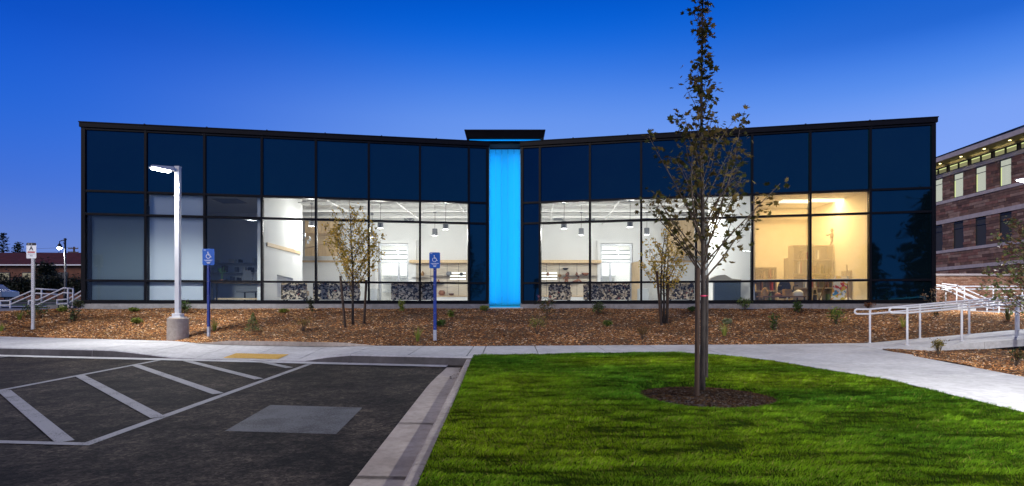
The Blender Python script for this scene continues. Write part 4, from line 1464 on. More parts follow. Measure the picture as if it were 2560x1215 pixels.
# dancing figure on the tall bookcase
c = P3(2079, 612, 22.05); z = 3.755
mb = MB()
mb.tube([(c.x - 0.06, c.y, z), (c.x + 0.02, c.y, z + 0.16), (c.x, c.y, z + 0.30)], [0.025, 0.035, 0.05], 7)
mb.tube([(c.x - 0.02, c.y, z + 0.12), (c.x + 0.07, c.y, z + 0.2), (c.x, c.y, z + 0.3)], [0.025, 0.035, 0.045], 7)
mb.tube([(c.x, c.y, z + 0.26), (c.x + 0.02, c.y, z + 0.38), (c.x + 0.01, c.y, z + 0.47)], [0.05, 0.075, 0.04], 8)
mb.tube([(c.x + 0.06, c.y, z + 0.43), (c.x + 0.18, c.y, z + 0.36), (c.x + 0.13, c.y, z + 0.25)], 0.022, 6)
mb.tube([(c.x - 0.05, c.y, z + 0.42), (c.x - 0.15, c.y, z + 0.36), (c.x - 0.2, c.y, z + 0.40)], 0.022, 6)
mb.lathe([(0.01, -0.07), (0.055, -0.03), (0.06, 0.02), (0.02, 0.08)], (c.x + 0.01, c.y, z + 0.56), 8)
tag(mb.build('dancing_figure', CLAYS[4], None, True), 'dark dancing figure on top of the tall studio bookcase', 'sculpture')
# lamp arc, easel painting, chair, table with bag and boxes, ladder
t_ = thing('arc_lamp', 'thin arched desk lamp behind the sheer shade of the studio', 'lamp', (10.6, 22.7, 1.6))
pa = [P3(2020, 660, 22.7) + Vector((0, 0, -0.2))]
for k in range(9):
    q = math.pi * k / 8
    pa.append(P3(2030 - 14 * math.cos(q), 640 - 42 * math.sin(q) * 0.7, 22.7))
MB().tube(pa, 0.015, 6).build('arm', GREYP, t_)
MB().lathe([(0.02, 0.05), (0.07, -0.05), (0.06, -0.05)], pa[-1], 8).build('lamp_shade', GREYP, t_)
m, tt_, p = mat_new('abstract_painting')
co = tt_.nodes.new('ShaderNodeTexCoord'); wv = N(tt_, 'ShaderNodeTexVoronoi', Scale=11.0); nz = N(tt_, 'ShaderNodeTexNoise', Scale=3.0)
mxx = tt_.nodes.new('ShaderNodeMix'); mxx.data_type = 'RGBA'; mxx.inputs['Factor'].default_value = 0.35
tt_.links.new(co.outputs['Object'], mxx.inputs['A']); tt_.links.new(nz.outputs['Color'], mxx.inputs['B']); tt_.links.new(mxx.outputs['Result'], wv.inputs['Vector'])
rp = tt_.nodes.new('ShaderNodeValToRGB'); rp.color_ramp.interpolation = 'CONSTANT'; e = rp.color_ramp.elements
for k_, (pos, c_) in enumerate(((0.0, (0.8, 0.78, 0.72)), (0.3, (0.62, 0.05, 0.03)), (0.48, (0.8, 0.35, 0.05)), (0.6, (0.8, 0.76, 0.65)), (0.75, (0.03, 0.22, 0.45)), (0.87, (0.75, 0.55, 0.05)))):
    if k_ >= 2: e.new(pos)
    e[k_].position = pos; e[k_].color = c_ + (1,)
sp_ = tt_.nodes.new('ShaderNodeSeparateColor'); tt_.links.new(wv.outputs['Color'], sp_.inputs[0]); tt_.links.new(sp_.outputs[0], rp.inputs['Fac'])
tt_.links.new(rp.outputs['Color'], p.inputs['Base Color']); p.inputs['Roughness'].default_value = 0.6
PAINTG = m
t_ = thing('painting', 'bright abstract painting in red, blue and white leaning on an easel', 'painting', (11.0, 20.4, 1.6))
qa, qb, qc, qd = P3(2077, 749, 20.2), P3(2112, 749, 20.25), P3(2122, 690, 20.45), P3(2086, 690, 20.4)
MB().add([qa, qb, qc, qd] + [v_ + Vector((0.03, 0.06, 0)) for v_ in (qa, qb, qc, qd)], [(0, 1, 2, 3), (7, 6, 5, 4), (0, 4, 5, 1), (1, 5, 6, 2), (2, 6, 7, 3), (3, 7, 4, 0)]).build('canvas', PAINTG, t_)
MB().tube([qa + Vector((-0.25, 0.3, -0.05)), qd + Vector((0.1, 0.2, 0.5))], 0.02, 6).build('easel_leg', BOOKM[2], t_)
MB().tube([qb + Vector((0.2, 0.15, -0.05)), qc + Vector((0.0, 0.12, 0.4))], 0.02, 6).build('easel_leg', BOOKM[2], t_)
t_ = thing('step_ladder', 'open wooden step ladder in the warm studio', 'ladder', (10.4, 21.6, 1.6))
MB().tube([P3(2046, 751, 21.6), P3(2036, 690, 21.6)], 0.02, 6).build('rail', SHELFW, t_)
MB().tube([P3(2030, 751, 21.9), P3(2036, 690, 21.6)], 0.02, 6).build('rail', SHELFW, t_)
for k in range(4): MB().tube([P3(2037.5 + 2 * k, 700 + 12 * k, 21.6), P3(2035.0 - 1.3 * k, 700 + 12 * k, 21.7)], 0.015, 5).build('rung', SHELFW, t_)
t_ = thing('office_chair', 'dark office chair with rounded back in the warm studio', 'chair', (9.4, 21.6, 1.6))
c = P3(1962, 722, 21.6)
MB().extr([(c.x - 0.2, c.y, c.z - 0.36), (c.x + 0.2, c.y, c.z - 0.36), (c.x + 0.24, c.y, c.z + 0.1), (c.x + 0.15, c.y, c.z + 0.32), (c.x - 0.15, c.y, c.z + 0.32), (c.x - 0.24, c.y, c.z + 0.1)], (0, 0.07, 0)).build('backrest', BLACK, t_, False, 0.03)
MB().box(c.x - 0.26, c.x + 0.26, c.y - 0.5, c.y, 1.98, 2.06).build('seat', BLACK, t_, False, 0.02)
MB().tube([(c.x, c.y - 0.2, 1.98), (c.x, c.y - 0.2, 1.66)], 0.03, 8).build('column', GALV, t_)
for k in range(5):
    q = k * 2 * math.pi / 5
    MB().tube([(c.x, c.y - 0.2, 1.68), (c.x + 0.28 * math.cos(q), c.y - 0.2 + 0.28 * math.sin(q), 1.63)], 0.02, 6).build('leg', BLACK, t_)
MB().tube([(c.x - 0.28, c.y - 0.05, 2.0), (c.x - 0.28, c.y - 0.1, 2.22), (c.x - 0.28, c.y - 0.4, 2.22)], 0.018, 6).build('armrest', BLACK, t_)
MB().tube([(c.x + 0.28, c.y - 0.05, 2.0), (c.x + 0.28, c.y - 0.1, 2.22), (c.x + 0.28, c.y - 0.4, 2.22)], 0.018, 6).build('armrest', BLACK, t_)
t_ = thing('work_table', 'low dark work table just behind the studio glass', 'table', (9.2, 20.7, 1.6))
qa, qb = P3(1900, 742, 20.75), P3(2012, 742, 20.6)
MB().box(qa.x, qb.x, 20.5, 21.1, 1.80, 1.84).build('table_top', BOOKM[2], t_)
for x_ in (qa.x + 0.03, qb.x - 0.06):
    for y_ in (20.53, 21.04): MB().box(x_, x_ + 0.04, y_, y_ + 0.04, 1.6, 1.799).build('leg', BLACK, t_)
def lump(name, px, y, z, r, h, mat, label, cat):
    c = P3(px, 740, y)
    rg = random.Random(px)
    mb = MB()
    n_ = 12
    prof = [(r * 0.8, 0), (r, h * 0.25), (r * 0.85, h * 0.6), (r * 0.45, h * 0.9), (0.02, h)]
    vs, fs = [], []
    for i_, (rr_, hh) in enumerate(prof):
        for j in range(n_):
            q = 2 * math.pi * j / n_
            k_ = rr_ * rg.uniform(0.8, 1.15)
            vs.append((c.x + k_ * math.cos(q), y + k_ * 0.6 * math.sin(q), z + hh * rg.uniform(0.93, 1.05)))
    for i_ in range(len(prof) - 1):
        for j in range(n_): fs.append((i_ * n_ + j, i_ * n_ + (j + 1) % n_, (i_ + 1) * n_ + (j + 1) % n_, (i_ + 1) * n_ + j))
    mb.add(vs, fs + [tuple(range((len(prof) - 1) * n_, len(prof) * n_))])
    tag(mb.build(name, mat, None, True), label, cat)


lump('plastic_bag', 1996, 20.8, 1.842, 0.2, 0.22, BOOKM[1], 'crumpled white plastic bag on the studio work table', 'bag')
lump('clay_portrait', 1912, 20.8, 1.842, 0.13, 0.3, CLAYS[3], 'orange clay head on the studio work table', 'sculpture')
lump('clay_lump', 1945, 20.85, 1.842, 0.14, 0.12, CLAYS[0], 'low reddish lump of clay on the work table', 'clay')
lump('paper_bundle', 2120, 20.6, 1.60, 0.14, 0.2, BOOKM[1], 'crumpled white paper on the floor beside the easel', 'paper')
c = P3(1970, 735, 20.8)
tag(MB().box(c.x - 0.14, c.x + 0.1, 20.72, 20.95, 1.842, 2.08).build('carton', CLAYS[3], None, False, 0.006), 'orange carton on the work table beside the white bag', 'box')
# storage unit behind painting
c = P3(2148, 720, 20.9)
tag(MB().box(c.x - 0.42, c.x + 0.3, 20.8, 21.3, 1.6, 2.75).build('tall_cupboard', SHELFW, None, False, 0.01), 'plain tan cupboard end beside the easel', 'cupboard')

# ---- the dim office
t_ = thing('desk', 'pale topped desk along the glass of the unlit office', 'desk', (-10.2, 21.0, 1.6))
u0, u1 = ul[5] + 0.1, ul[6] - 0.08
MB().obox(LA, dl, nl, u0, u1, -0.85, -0.22, 2.30, 2.34).build('desk_top', OAK, t_)
for a in (u0 + 0.05, u1 - 0.09):
    for k in (-0.28, -0.8): MB().obox(LA, dl, nl, a, a + 0.04, k - 0.02, k + 0.02, 1.6, 2.299).build('leg', BLACK, t_)
MB().obox(LA, dl, nl, u0, u1, -0.84, -0.81, 1.72, 1.78).build('stretcher', OAK, t_)
for z, k in ((3.25, 'upper'), (2.85, 'middle'), (2.45, 'lower')):
    s_ = MB().box(-12.9, -9.1, 24.25, 24.58, z, z + 0.03).build('wall_shelf', PALE, None)
    tag(s_, '%s long pale shelf on the back wall of the unlit office' % k, 'shelf', 'office shelves')
rg = random.Random(4)
for z, k in ((3.28, 'upper'), (2.88, 'middle'), (2.48, 'lower')):
    x = -12.5
    while x < -9.3:
        w = rg.uniform(0.06, 0.3)
        o_ = MB().box(x, x + w, 24.3, 24.5, z + 0.002, z + rg.uniform(0.12, 0.28)).build('file_box', rg.choice([GREYP, BLACK, BOOKM[1], BOOKM[2]]), None)
        tag(o_, '%s box standing on the %s shelf of the unlit office' % ({'grey_paint': 'grey', 'black_plastic': 'black', 'book_white': 'white', 'book_brown': 'brown'}[o_.data.materials[0].name], k), 'box', 'boxes on the %s office shelf' % k)
        x += w + rg.uniform(0.03, 0.5)
for px, py, lab in ((618, 690, 'dark chair with rounded back at the unlit office desk, nearer the sign post'), (645, 690, 'dark chair with rounded back at the unlit office desk, nearer the lit hall')):
    c = P3(px, py, 22.4)
    t_ = thing('desk_chair', lab, 'chair', (c.x, c.y, 1.6), 'chairs in the unlit office')
    MB().extr([(c.x - 0.16, c.y, c.z - 0.3), (c.x + 0.16, c.y, c.z - 0.3), (c.x + 0.2, c.y, c.z), (c.x + 0.12, c.y, c.z + 0.22), (c.x - 0.12, c.y, c.z + 0.22), (c.x - 0.2, c.y, c.z)], (0, 0.05, 0)).build('backrest', GREYP, t_, False, 0.02)
    MB().box(c.x - 0.22, c.x + 0.22, c.y - 0.45, c.y - 0.01, 2.0, 2.07).build('seat', GREYP, t_, False, 0.02)
    MB().tube([(c.x, c.y - 0.2, 2.0), (c.x, c.y - 0.2, 1.61)], 0.03, 8).build('column', BLACK, t_)
c = P3(555, 690, 21.3)
t_ = thing('potted_plant', 'small leggy potted plant on the unlit office desk', 'plant', (c.x, c.y, 2.342))
MB().lathe([(0.06, 0), (0.08, 0.1), (0.07, 0.1)], (c.x, c.y, 2.342), 10).build('pot', CLAYS[0], t_)
mb = MB()
for k in range(8):
    a = k * 0.8
    mb.tube([(c.x, c.y, 2.43), (c.x + 0.04 * math.cos(a), c.y + 0.04 * math.sin(a), 2.65), (c.x + 0.13 * math.cos(a), c.y + 0.1 * math.sin(a), 2.75 + 0.02 * k)], [0.006, 0.005, 0.012], 4)
mb.build('foliage', M('house_plant', (0.05, 0.12, 0.03), rough=0.5), t_)
# ================================================================== STREET FURNITURE
LENS = emit('led_lens', (0.93, 0.97, 1.0), 60.0)


def spot(name, loc, direction, watt, angle, col, soft=0.12, blend=0.5, parent=None):
    l = bpy.data.lights.new(name, 'SPOT')
    l.energy = watt; l.color = col; l.spot_size = R(angle); l.spot_blend = blend; l.shadow_soft_size = soft
    o_ = bpy.data.objects.new(name, l); COL.objects.link(o_)
    o_.location = loc
    o_.rotation_euler = Vector(direction).to_track_quat('-Z', 'Y').to_euler()
    if parent:
        o_.parent = parent; o_.matrix_parent_inverse = Matrix.Translation(-Vector(parent.location))
    return o_


def area_lamp(base_pt, top_z, dirv, label, watt, base_r=0.27, base_h=0.56, col=(0.98, 0.97, 0.95)):
    t_ = thing('lamp_post', label, 'street lamp', base_pt)
    x, y, z = base_pt
    MB().lathe([(base_r * 1.02, -0.25), (base_r, 0.0), (base_r * 0.985, base_h - 0.03), (base_r * 0.95, base_h)], (x, y, z), 28).build('concrete_base', CONC_KERB, t_, False, 0.006)
    mb = MB(); mb.box(x - 0.16, x + 0.16, y - 0.16, y + 0.16, z + base_h, z + base_h + 0.03)
    mb.box(x - 0.11, x + 0.11, y - 0.11, y + 0.11, z + base_h + 0.03, z + base_h + 0.12)
    mb.build('base_cover', LPAINT, t_, False, 0.01)
    MB().box(x - 0.062, x + 0.062, y - 0.062, y + 0.062, z + base_h + 0.12, top_z).build('pole', LPAINT, t_, False, 0.012)
    MB().box(x - 0.068, x + 0.068, y - 0.068, y + 0.068, top_z + 0.001, top_z + 0.03).build('pole_cap', LPAINT, t_)
    d = Vector((dirv[0], dirv[1], 0)).normalized(); n = (-d.y, d.x)
    A = Vector((x, y)); dd = (d.x, d.y)
    MB().obox(A, dd, n, 0.06, 0.15, -0.05, 0.05, top_z - 0.12, top_z - 0.03).build('arm', LPAINT, t_)
    hd = MB()
    hd.obox(A, dd, n, 0.13, 0.66, -0.17, 0.17, (top_z - 0.14, top_z - 0.10), (top_z - 0.02, top_z - 0.06))
    hd = hd.build('lamp_head', LPAINT, t_, False, 0.015)
    MB().obox(A, dd, n, 0.20, 0.62, -0.13, 0.13, (top_z - 0.155, top_z - 0.125), (top_z - 0.142, top_z - 0.112)).build('lens', LENS, hd)
    spot('lamp_light', (x + d.x * 0.42, y + d.y * 0.42, top_z - 0.17), (d.x * 0.12, d.y * 0.12, -1), watt, 168, col, 0.13, 0.35, t_)
    return t_


lp = B(445, 846)
area_lamp(lp, EYE + (HZ - 419) / F * lp.y, (-0.72, -0.69), 'square light grey lamp post on a round concrete base in the mulch', 1500)
# the second lot lamp, its post just outside the picture, its lit head at the picture's edge
area_lamp(Vector((17.28, 19.6, 1.15)), 5.74, (-0.95, -0.3), 'bright lamp head before the stone building, its post beyond the picture edge', 3500)
# the path lamp that the picture only shows mirrored in the glass
area_lamp(Vector((7.75, 4.2, 0.2)), 4.95, (-1.0, 0.05), 'path lamp standing beside the concrete path, seen only mirrored in the glass', 3700)


def round_rect(cx, cz, w, h, r, y, n=5):
    pts = []
    for sx, sz, q0 in ((1, 1, 0), (-1, 1, 90), (-1, -1, 180), (1, -1, 270)):
        for k in range(n):
            q = R(q0 + 90 * k / (n - 1))
            pts.append((cx + sx * (w / 2 - r) + r * math.cos(q), y, cz + sz * (h / 2 - r) + r * math.sin(q)))
    return pts


def text_mesh(name, s, size, loc, mat, parent, ext=0.001, width=1.0):
    cu = bpy.data.curves.new(name, 'FONT')
    cu.body = s; cu.size = size; cu.extrude = ext; cu.align_x = 'CENTER'; cu.align_y = 'CENTER'; cu.offset = size * 0.02
    o_ = bpy.data.objects.new('scrap', cu); COL.objects.link(o_)
    dg = bpy.context.evaluated_depsgraph_get()
    me = bpy.data.meshes.new_from_object(o_.evaluated_get(dg))
    bpy.data.objects.remove(o_)
    me.transform(Matrix.Translation(loc) @ Matrix.Rotation(R(90), 4, 'X') @ Matrix.Diagonal((width, 1, 1, 1)))
    me.materials.clear(); me.materials.append(mat)
    return link(name, me, parent)


def channel_post(mb, x, y, z0, z1, w):
    mb.box(x - w / 2, x + w / 2, y - 0.004, y, z0, z1)
    mb.box(x - w / 2 - 0.001, x - w / 2 + 0.005, y - 0.001, y + 0.035, z0, z1)
    mb.box(x + w / 2 - 0.005, x + w / 2 + 0.001, y - 0.001, y + 0.035, z0, z1)
    mb.box(x - w / 2 - 0.014, x - w / 2 - 0.0012, y + 0.03, y + 0.034, z0, z1)
    mb.box(x + w / 2 + 0.0012, x + w / 2 + 0.014, y + 0.03, y + 0.034, z0, z1)


def wheelchair(cx, cz, s, y, parent):
    mb = MB()
    def seg(p, q, w):
        p, q = Vector((cx + p[0] * s, y, cz + p[1] * s)), Vector((cx + q[0] * s, y, cz + q[1] * s))
        d = (q - p).normalized(); n_ = Vector((-d.z, 0, d.x)) * w * s / 2
        mb.extr([p + n_, p - n_, q - n_, q + n_], (0, -0.0012, 0))
    ring = []
    for k in range(15):                               # the wheel, open at the top right
        q = R(115 + 245 * k / 14)
        ring.append((0.27 * math.cos(q) - 0.04, 0.27 * math.sin(q) - 0.13))
    for a, b_ in zip(ring, ring[1:]): seg(a, b_, 0.065)
    seg((-0.06, 0.30), (-0.03, 0.03), 0.10)           # back
    seg((-0.05, 0.17), (0.14, 0.17), 0.055)           # arm
    seg((-0.05, 0.04), (0.19, 0.04), 0.085)           # thigh
    seg((0.17, 0.05), (0.29, -0.26), 0.085)           # shin
    seg((0.27, -0.25), (0.40, -0.20), 0.065)          # foot
    mb.extr([(cx + (-0.07 + 0.075 * math.cos(R(k * 30))) * s, y, cz + (0.405 + 0.075 * math.sin(R(k * 30))) * s) for k in range(12)], (0, -0.0012, 0))
    return mb.build('wheelchair_symbol', SIGNW, parent)


def accessible_sign(px, py, ptop, pbot, pw, label, k):
    p_ = B(px, py)
    y = p_.y
    t_ = thing('accessible_parking_sign', label, 'sign', p_, 'accessible parking signs')
    x = p_.x
    zt, zb = EYE + (HZ - ptop) / F * y, EYE + (HZ - pbot) / F * y
    xc = x + (0.018 if k == 0 else 0.0)
    w = pw / F * y
    cz = (zt + zb) / 2; h = zt - zb
    mb = MB(); channel_post(mb, x, y, p_.z + 0.28, zt - 0.1, 0.055); mb.build('post', BLUE_D, t_)
    mb = MB(); channel_post(mb, x, y + 0.007, p_.z - 0.2, p_.z + 0.279, 0.062); mb.build('base_post', GALV, t_)
    mb = MB()
    for f in (0.02, 0.35, 0.75, 0.985):
        mb.lathe([(0.008, 0), (0.008, 0.006), (0.002, 0.008)], (0, 0, 0), 6)
    for z in lsp(p_.z + 0.35, zb - 0.06, 8):
        mb.box(x - 0.006, x + 0.006, y - 0.008, y - 0.0045, z - 0.006, z + 0.006)
    b2 = MB(); b2.v, b2.f, b2.m = [], [], []
    for z in lsp(p_.z + 0.35, zb - 0.06, 5):
        b2.extr([(x + 0.008 * math.cos(q), y - 0.0045, z + 0.008 * math.sin(q)) for q in [R(a) for a in range(0, 360, 60)]], (0, -0.005, 0))
    b2.build('bolt', GALV, t_)
    yy = y - 0.012
    pan = MB().extr(round_rect(xc, cz, w, h, 0.03, yy), (0, 0.003, 0)).build('sign_panel', BLUE_S if k == 0 else BLUE_S, t_)
    wheelchair(xc, cz + h * 0.10, h * 0.46, yy - 0.0008, t_)
    mb = MB()
    rgx = random.Random(5)
    for r_, (z, wd, hh) in enumerate(((cz - 0.19 * h, 0.74, 0.020), (cz - 0.24 * h, 0.50, 0.020))):     # two lines of print too small to read
        xx_ = xc - w * wd / 2
        while xx_ < xc + w * wd / 2 - 0.006:
            ww_ = rgx.uniform(0.006, 0.014)
            mb.box(xx_, xx_ + ww_, yy - 0.002, yy - 0.0006, z - hh * 0.35, z + hh * 0.35)
            xx_ += ww_ + rgx.uniform(0.003, 0.009)
    mb.box(xc - w * 0.15, xc + w * 0.15, yy - 0.002, yy - 0.0006, cz - 0.355 * h, cz - 0.325 * h)
    mb.box(xc - w * 0.11, xc + w * 0.11, yy - 0.002, yy - 0.0006, cz - 0.395 * h, cz - 0.37 * h)
    mb.box(xc - w * 0.40, xc - w * 0.22, yy - 0.002, yy - 0.0006, cz + 0.41 * h, cz + 0.435 * h)
    mb.build('small_print', SIGNW, t_)
    return t_


accessible_sign(520, 843, 622, 663, 30, 'blue wheelchair parking sign beside the square lamp post', 0)
accessible_sign(1087, 853, 631, 671, 27, 'blue wheelchair parking sign standing alone before the western display wall', 1)

# permit-zone sign
p_ = B(81, 824)
t_ = thing('permit_sign', 'white permit sign with a black A over a red double arrow on a galvanised post', 'sign', p_)
y = p_.y; x = p_.x
mb = MB()
zt = EYE + (HZ - 607) / F * y; zb = EYE + (HZ - 646) / F * y
mb.box(x - 0.038, x + 0.038, y, y + 0.004, p_.z - 0.1, zt - 0.05); mb.box(x + 0.030, x + 0.036, y + 0.0041, y + 0.055, p_.z - 0.1, zt - 0.05); mb.box(x - 0.036, x - 0.030, y + 0.0041, y + 0.055, p_.z - 0.1, zt - 0.05)
mb.box(x - 0.042, x + 0.042, y - 0.004, y - 0.0005, p_.z - 0.1, p_.z + 0.12)
mb.build('post', GALV, t_)
mb = MB()
z = p_.z + 0.2
while z < zb - 0.03:
    mb.extr([(x + 0.007 * math.cos(R(a)), y - 0.0002, z + 0.007 * math.sin(R(a))) for a in range(0, 360, 60)], (0, -0.002, 0)); z += 0.06
mb.build('post_hole', BLACK, t_)
xc, w, h, cz, yy = x - 0.025, 0.295, zt - zb, (zt + zb) / 2, y - 0.01
MB().extr(round_rect(xc, cz, w, h, 0.03, yy), (0, 0.003, 0)).build('sign_panel', SIGNW, t_)
top = [p for p in round_rect(xc, cz, w - 0.004, h - 0.004, 0.03, yy - 0.0012) if p[2] > cz + h * 0.30]
hd = [(xc - w / 2 + 0.002, yy - 0.0012, cz + h * 0.33)] + [(xc + w / 2 - 0.002, yy - 0.0012, cz + h * 0.33)] + [q for q in top]
MB().extr(hd, (0, 0.001, 0)).build('header_band', M('sign_navy', (0.005, 0.008, 0.02), rough=0.4), t_)
MB().box(xc - w * 0.38, xc - w * 0.2, yy - 0.0025, yy - 0.0014, cz + 0.40 * h, cz + 0.425 * h).box(xc - w * 0.03, xc + w * 0.09, yy - 0.0025, yy - 0.0014, cz + 0.40 * h, cz + 0.43 * h).build('header_print', SIGNW, t_)
text_mesh('letter', 'A', 0.165, (xc, yy - 0.002, cz + 0.135 * h), M('sign_black', (0.01, 0.012, 0.02), rough=0.4), t_, 0.0008, 1.0)
za = cz - 0.10 * h
MB().extr([(xc - w * 0.40, yy - 0.001, za), (xc - w * 0.30, yy - 0.001, za - 0.028), (xc - w * 0.30, yy - 0.001, za - 0.02), (xc + w * 0.30, yy - 0.001, za - 0.02), (xc + w * 0.30, yy - 0.001, za - 0.028), (xc + w * 0.40, yy - 0.001, za), (xc + w * 0.30, yy - 0.001, za + 0.028), (xc + w * 0.30, yy - 0.001, za + 0.02), (xc - w * 0.30, yy - 0.001, za + 0.02), (xc - w * 0.30, yy - 0.001, za + 0.028)], (0, -0.001, 0)).build('double_arrow', SIGNR, t_)
mb = MB()
for z, wd in ((cz - 0.22 * h, 0.7), (cz - 0.30 * h, 0.26), (cz - 0.35 * h, 0.3)):
    xx_ = xc - w * wd / 2
    while xx_ < xc + w * wd / 2:
        mb.box(xx_, xx_ + 0.011, yy - 0.002, yy - 0.0006, z - 0.006, z + 0.006); xx_ += 0.016
mb.build('small_print', GREYP, t_)


# ------------------------------------------------------------------ handrails
def handrail(label, pts, post_xy, top_h, gap=0.12, end_left=0.0, zf=None, group=None, r=0.022, u_end=True):
    """pts: [(x, y, ground z)] along the run; posts at indices"""
    t_ = thing('handrail', label, 'railing', Vector(pts[0]), group)
    up = [Vector((x, y, z + top_h)) for x, y, z in pts]
    lo = [v - Vector((0, 0, gap)) for v in up]
    if u_end:
        d = (up[0] - up[1]); d.z = 0; d.normalize()
        a, b_ = up[0] + d * (end_left - gap / 2), lo[0] + d * (end_left - gap / 2)
        c = (a + b_) / 2
        arc = [c + d * (gap / 2) * math.sin(R(180 * k / 6)) + Vector((0, 0, gap / 2)) * math.cos(R(180 * k / 6)) for k in range(7)]
        MB().tube(list(reversed(up)) + arc + lo, r, 10).build('rail', RAILW, t_, True)
    else:
        MB().tube(up, r, 10).build('rail', RAILW, t_, True)
        MB().tube(lo, r, 10).build('rail', RAILW, t_, True)
    for i in post_xy:
        x, y, z = pts[i]
        MB().tube([(x, y, z - 0.1), (x, y, z + top_h)], r * 1.1, 10).build('post', RAILW, t_, True)
        MB().lathe([(r * 2.2, 0), (r * 2.2, 0.008), (r * 1.2, 0.012)], (x, y, z), 12).build('base_flange', RAILW, t_)
    return t_


zr = lambda x: 0.53 + 0.088 * max(0, x - 9.0)
handrail('white double handrail along the near edge of the ramp', [(x, y, zr(x)) for x, y in ((9.3, 13.93), (10.5, 13.82), (11.65, 13.68), (12.8, 13.5), (14.0, 13.3))], (0, 1, 2, 3, 4), 0.88, end_left=0.40, group=None)
handrail('white double handrail along the mulch edge of the ramp', [(x, y, zr(x)) for x, y in ((9.1, 15.05), (10.42, 15.12), (11.66, 15.1), (12.9, 15.08), (14.2, 15.05))], (0, 1, 2, 3, 4), 0.86, end_left=0.40)
# entrance steps beyond the corner of the building
handrail('level white rails in front of the low brick wall', [(x, 24.6, 1.42) for x in (17.6, 18.8, 20.0, 21.2, 22.6)], (0, 1, 2, 3, 4), 0.90, end_left=0.3)
for yv, lab in ((23.7, 'sloping white stair rail in front of the low brick wall, nearer one'), (24.3, 'sloping white stair rail close against the level rails')):
    handrail(lab, [(17.2, yv, 1.62), (17.8, yv, 1.55), (19.5, yv, 0.80), (19.9, yv, 0.78)], (1, 2), 0.78, gap=0.16, u_end=False)
st = struct('entrance_steps')
for k in range(5):
    MB().box(17.7 + 0.36 * k, 18.06 + 0.36 * k - 0.004, 23.5, 24.5, 0.6, 1.58 - 0.16 * k).build('step', CONC, st)
# west stairs with their sloping rails
def west_rail(label, pix, y, posts, gap=0.13):
    t_ = thing('handrail', label, 'railing', P3(pix[0][0], pix[0][1] + 40, y), 'white rails of the west steps')
    up = [P3(px, py, y) for px, py in pix]
    MB().tube(up, 0.035, 8).build('rail', RAILW, t_, True)
    MB().tube([v_ - Vector((0, 0, gap * 1.6)) for v_ in up], 0.035, 8).build('rail', RAILW, t_, True)
    for px, pa, pb in posts:
        MB().tube([P3(px, pa, y), P3(px, pb, y)], 0.035, 8).build('post', RAILW, t_, True)


west_rail('long sloping white stair rail just behind the permit sign', [(-6, 752), (22, 752), (91, 722), (145, 725)], 27.5, [(1, 754, 775), (26, 752, 797), (104, 722, 762)])
west_rail('middle white stair rail ending in a level return near the glass corner', [(72, 752), (95, 750), (159, 720), (184, 722)], 26.5, [(72, 752, 768), (170, 721, 770), (183, 722, 772)])
west_rail('short white stair rail partly behind the glass corner', [(142, 750), (170, 748), (204, 727), (215, 725)], 28.5, [(143, 750, 770)])
st = struct('west_steps')
for k in range(6):
    z0, x_ = 0.9 + 0.13 * k, -23.4 + 0.5 * k
    MB().box(x_, x_ + 0.496, 26.6, 29.0, 0.5, z0).build('step', CONC_DARK, st)


# ================================================================== PLANTS
MAPLE_A = [(90, 1.0), (72, 0.52), (45, 0.86), (28, 0.42), (0, 0.62), (-40, 0.30), (-90, 0.28), (-140, 0.30), (180, 0.62), (152, 0.42), (135, 0.86), (108, 0.52)]
MAPLE_V = [(0, -0.05, 0.0)] + [(r_ * math.cos(R(a)) * 0.62, r_ * math.sin(R(a)) * 0.62, 0.10 * abs(math.cos(R(a))) * r_) for a, r_ in MAPLE_A]
MAPLE_F = [(0, k + 1, (k + 1) % 12 + 1) for k in range(12)]
OVAL_V = [(0, -0.5, 0), (0.24, -0.15, 0.07), (0.2, 0.22, 0.06), (0, 0.5, -0.04), (-0.2, 0.22, 0.06), (-0.24, -0.15, 0.07), (0, 0, 0)]
OVAL_F = [(6, 0, 1), (6, 1, 2), (6, 2, 3), (6, 3, 4), (6, 4, 5), (6, 5, 0)]
DIAM_V = [(0, -0.5, 0), (0.22, 0, 0.08), (0, 0.5, 0), (-0.22, 0, 0.08)]
DIAM_F = [(0, 1, 2), (0, 2, 3)]


def tints(n, pal, w=None):
    pal = np.array(pal)
    return pal[RNG.choice(len(pal), n, p=w)] * RNG.uniform(0.7, 1.3, (n, 1))


def twig_path(p, d, length, up=0.25, wob=0.12, n=5, rg=random):
    pts = [Vector(p)]
    d = Vector(d).normalized()
    for k in range(n):
        d = (d + Vector((rg.uniform(-wob, wob), rg.uniform(-wob, wob), up / n + rg.uniform(-wob, wob) * 0.4))).normalized()
        pts.append(pts[-1] + d * length / n)
    return pts


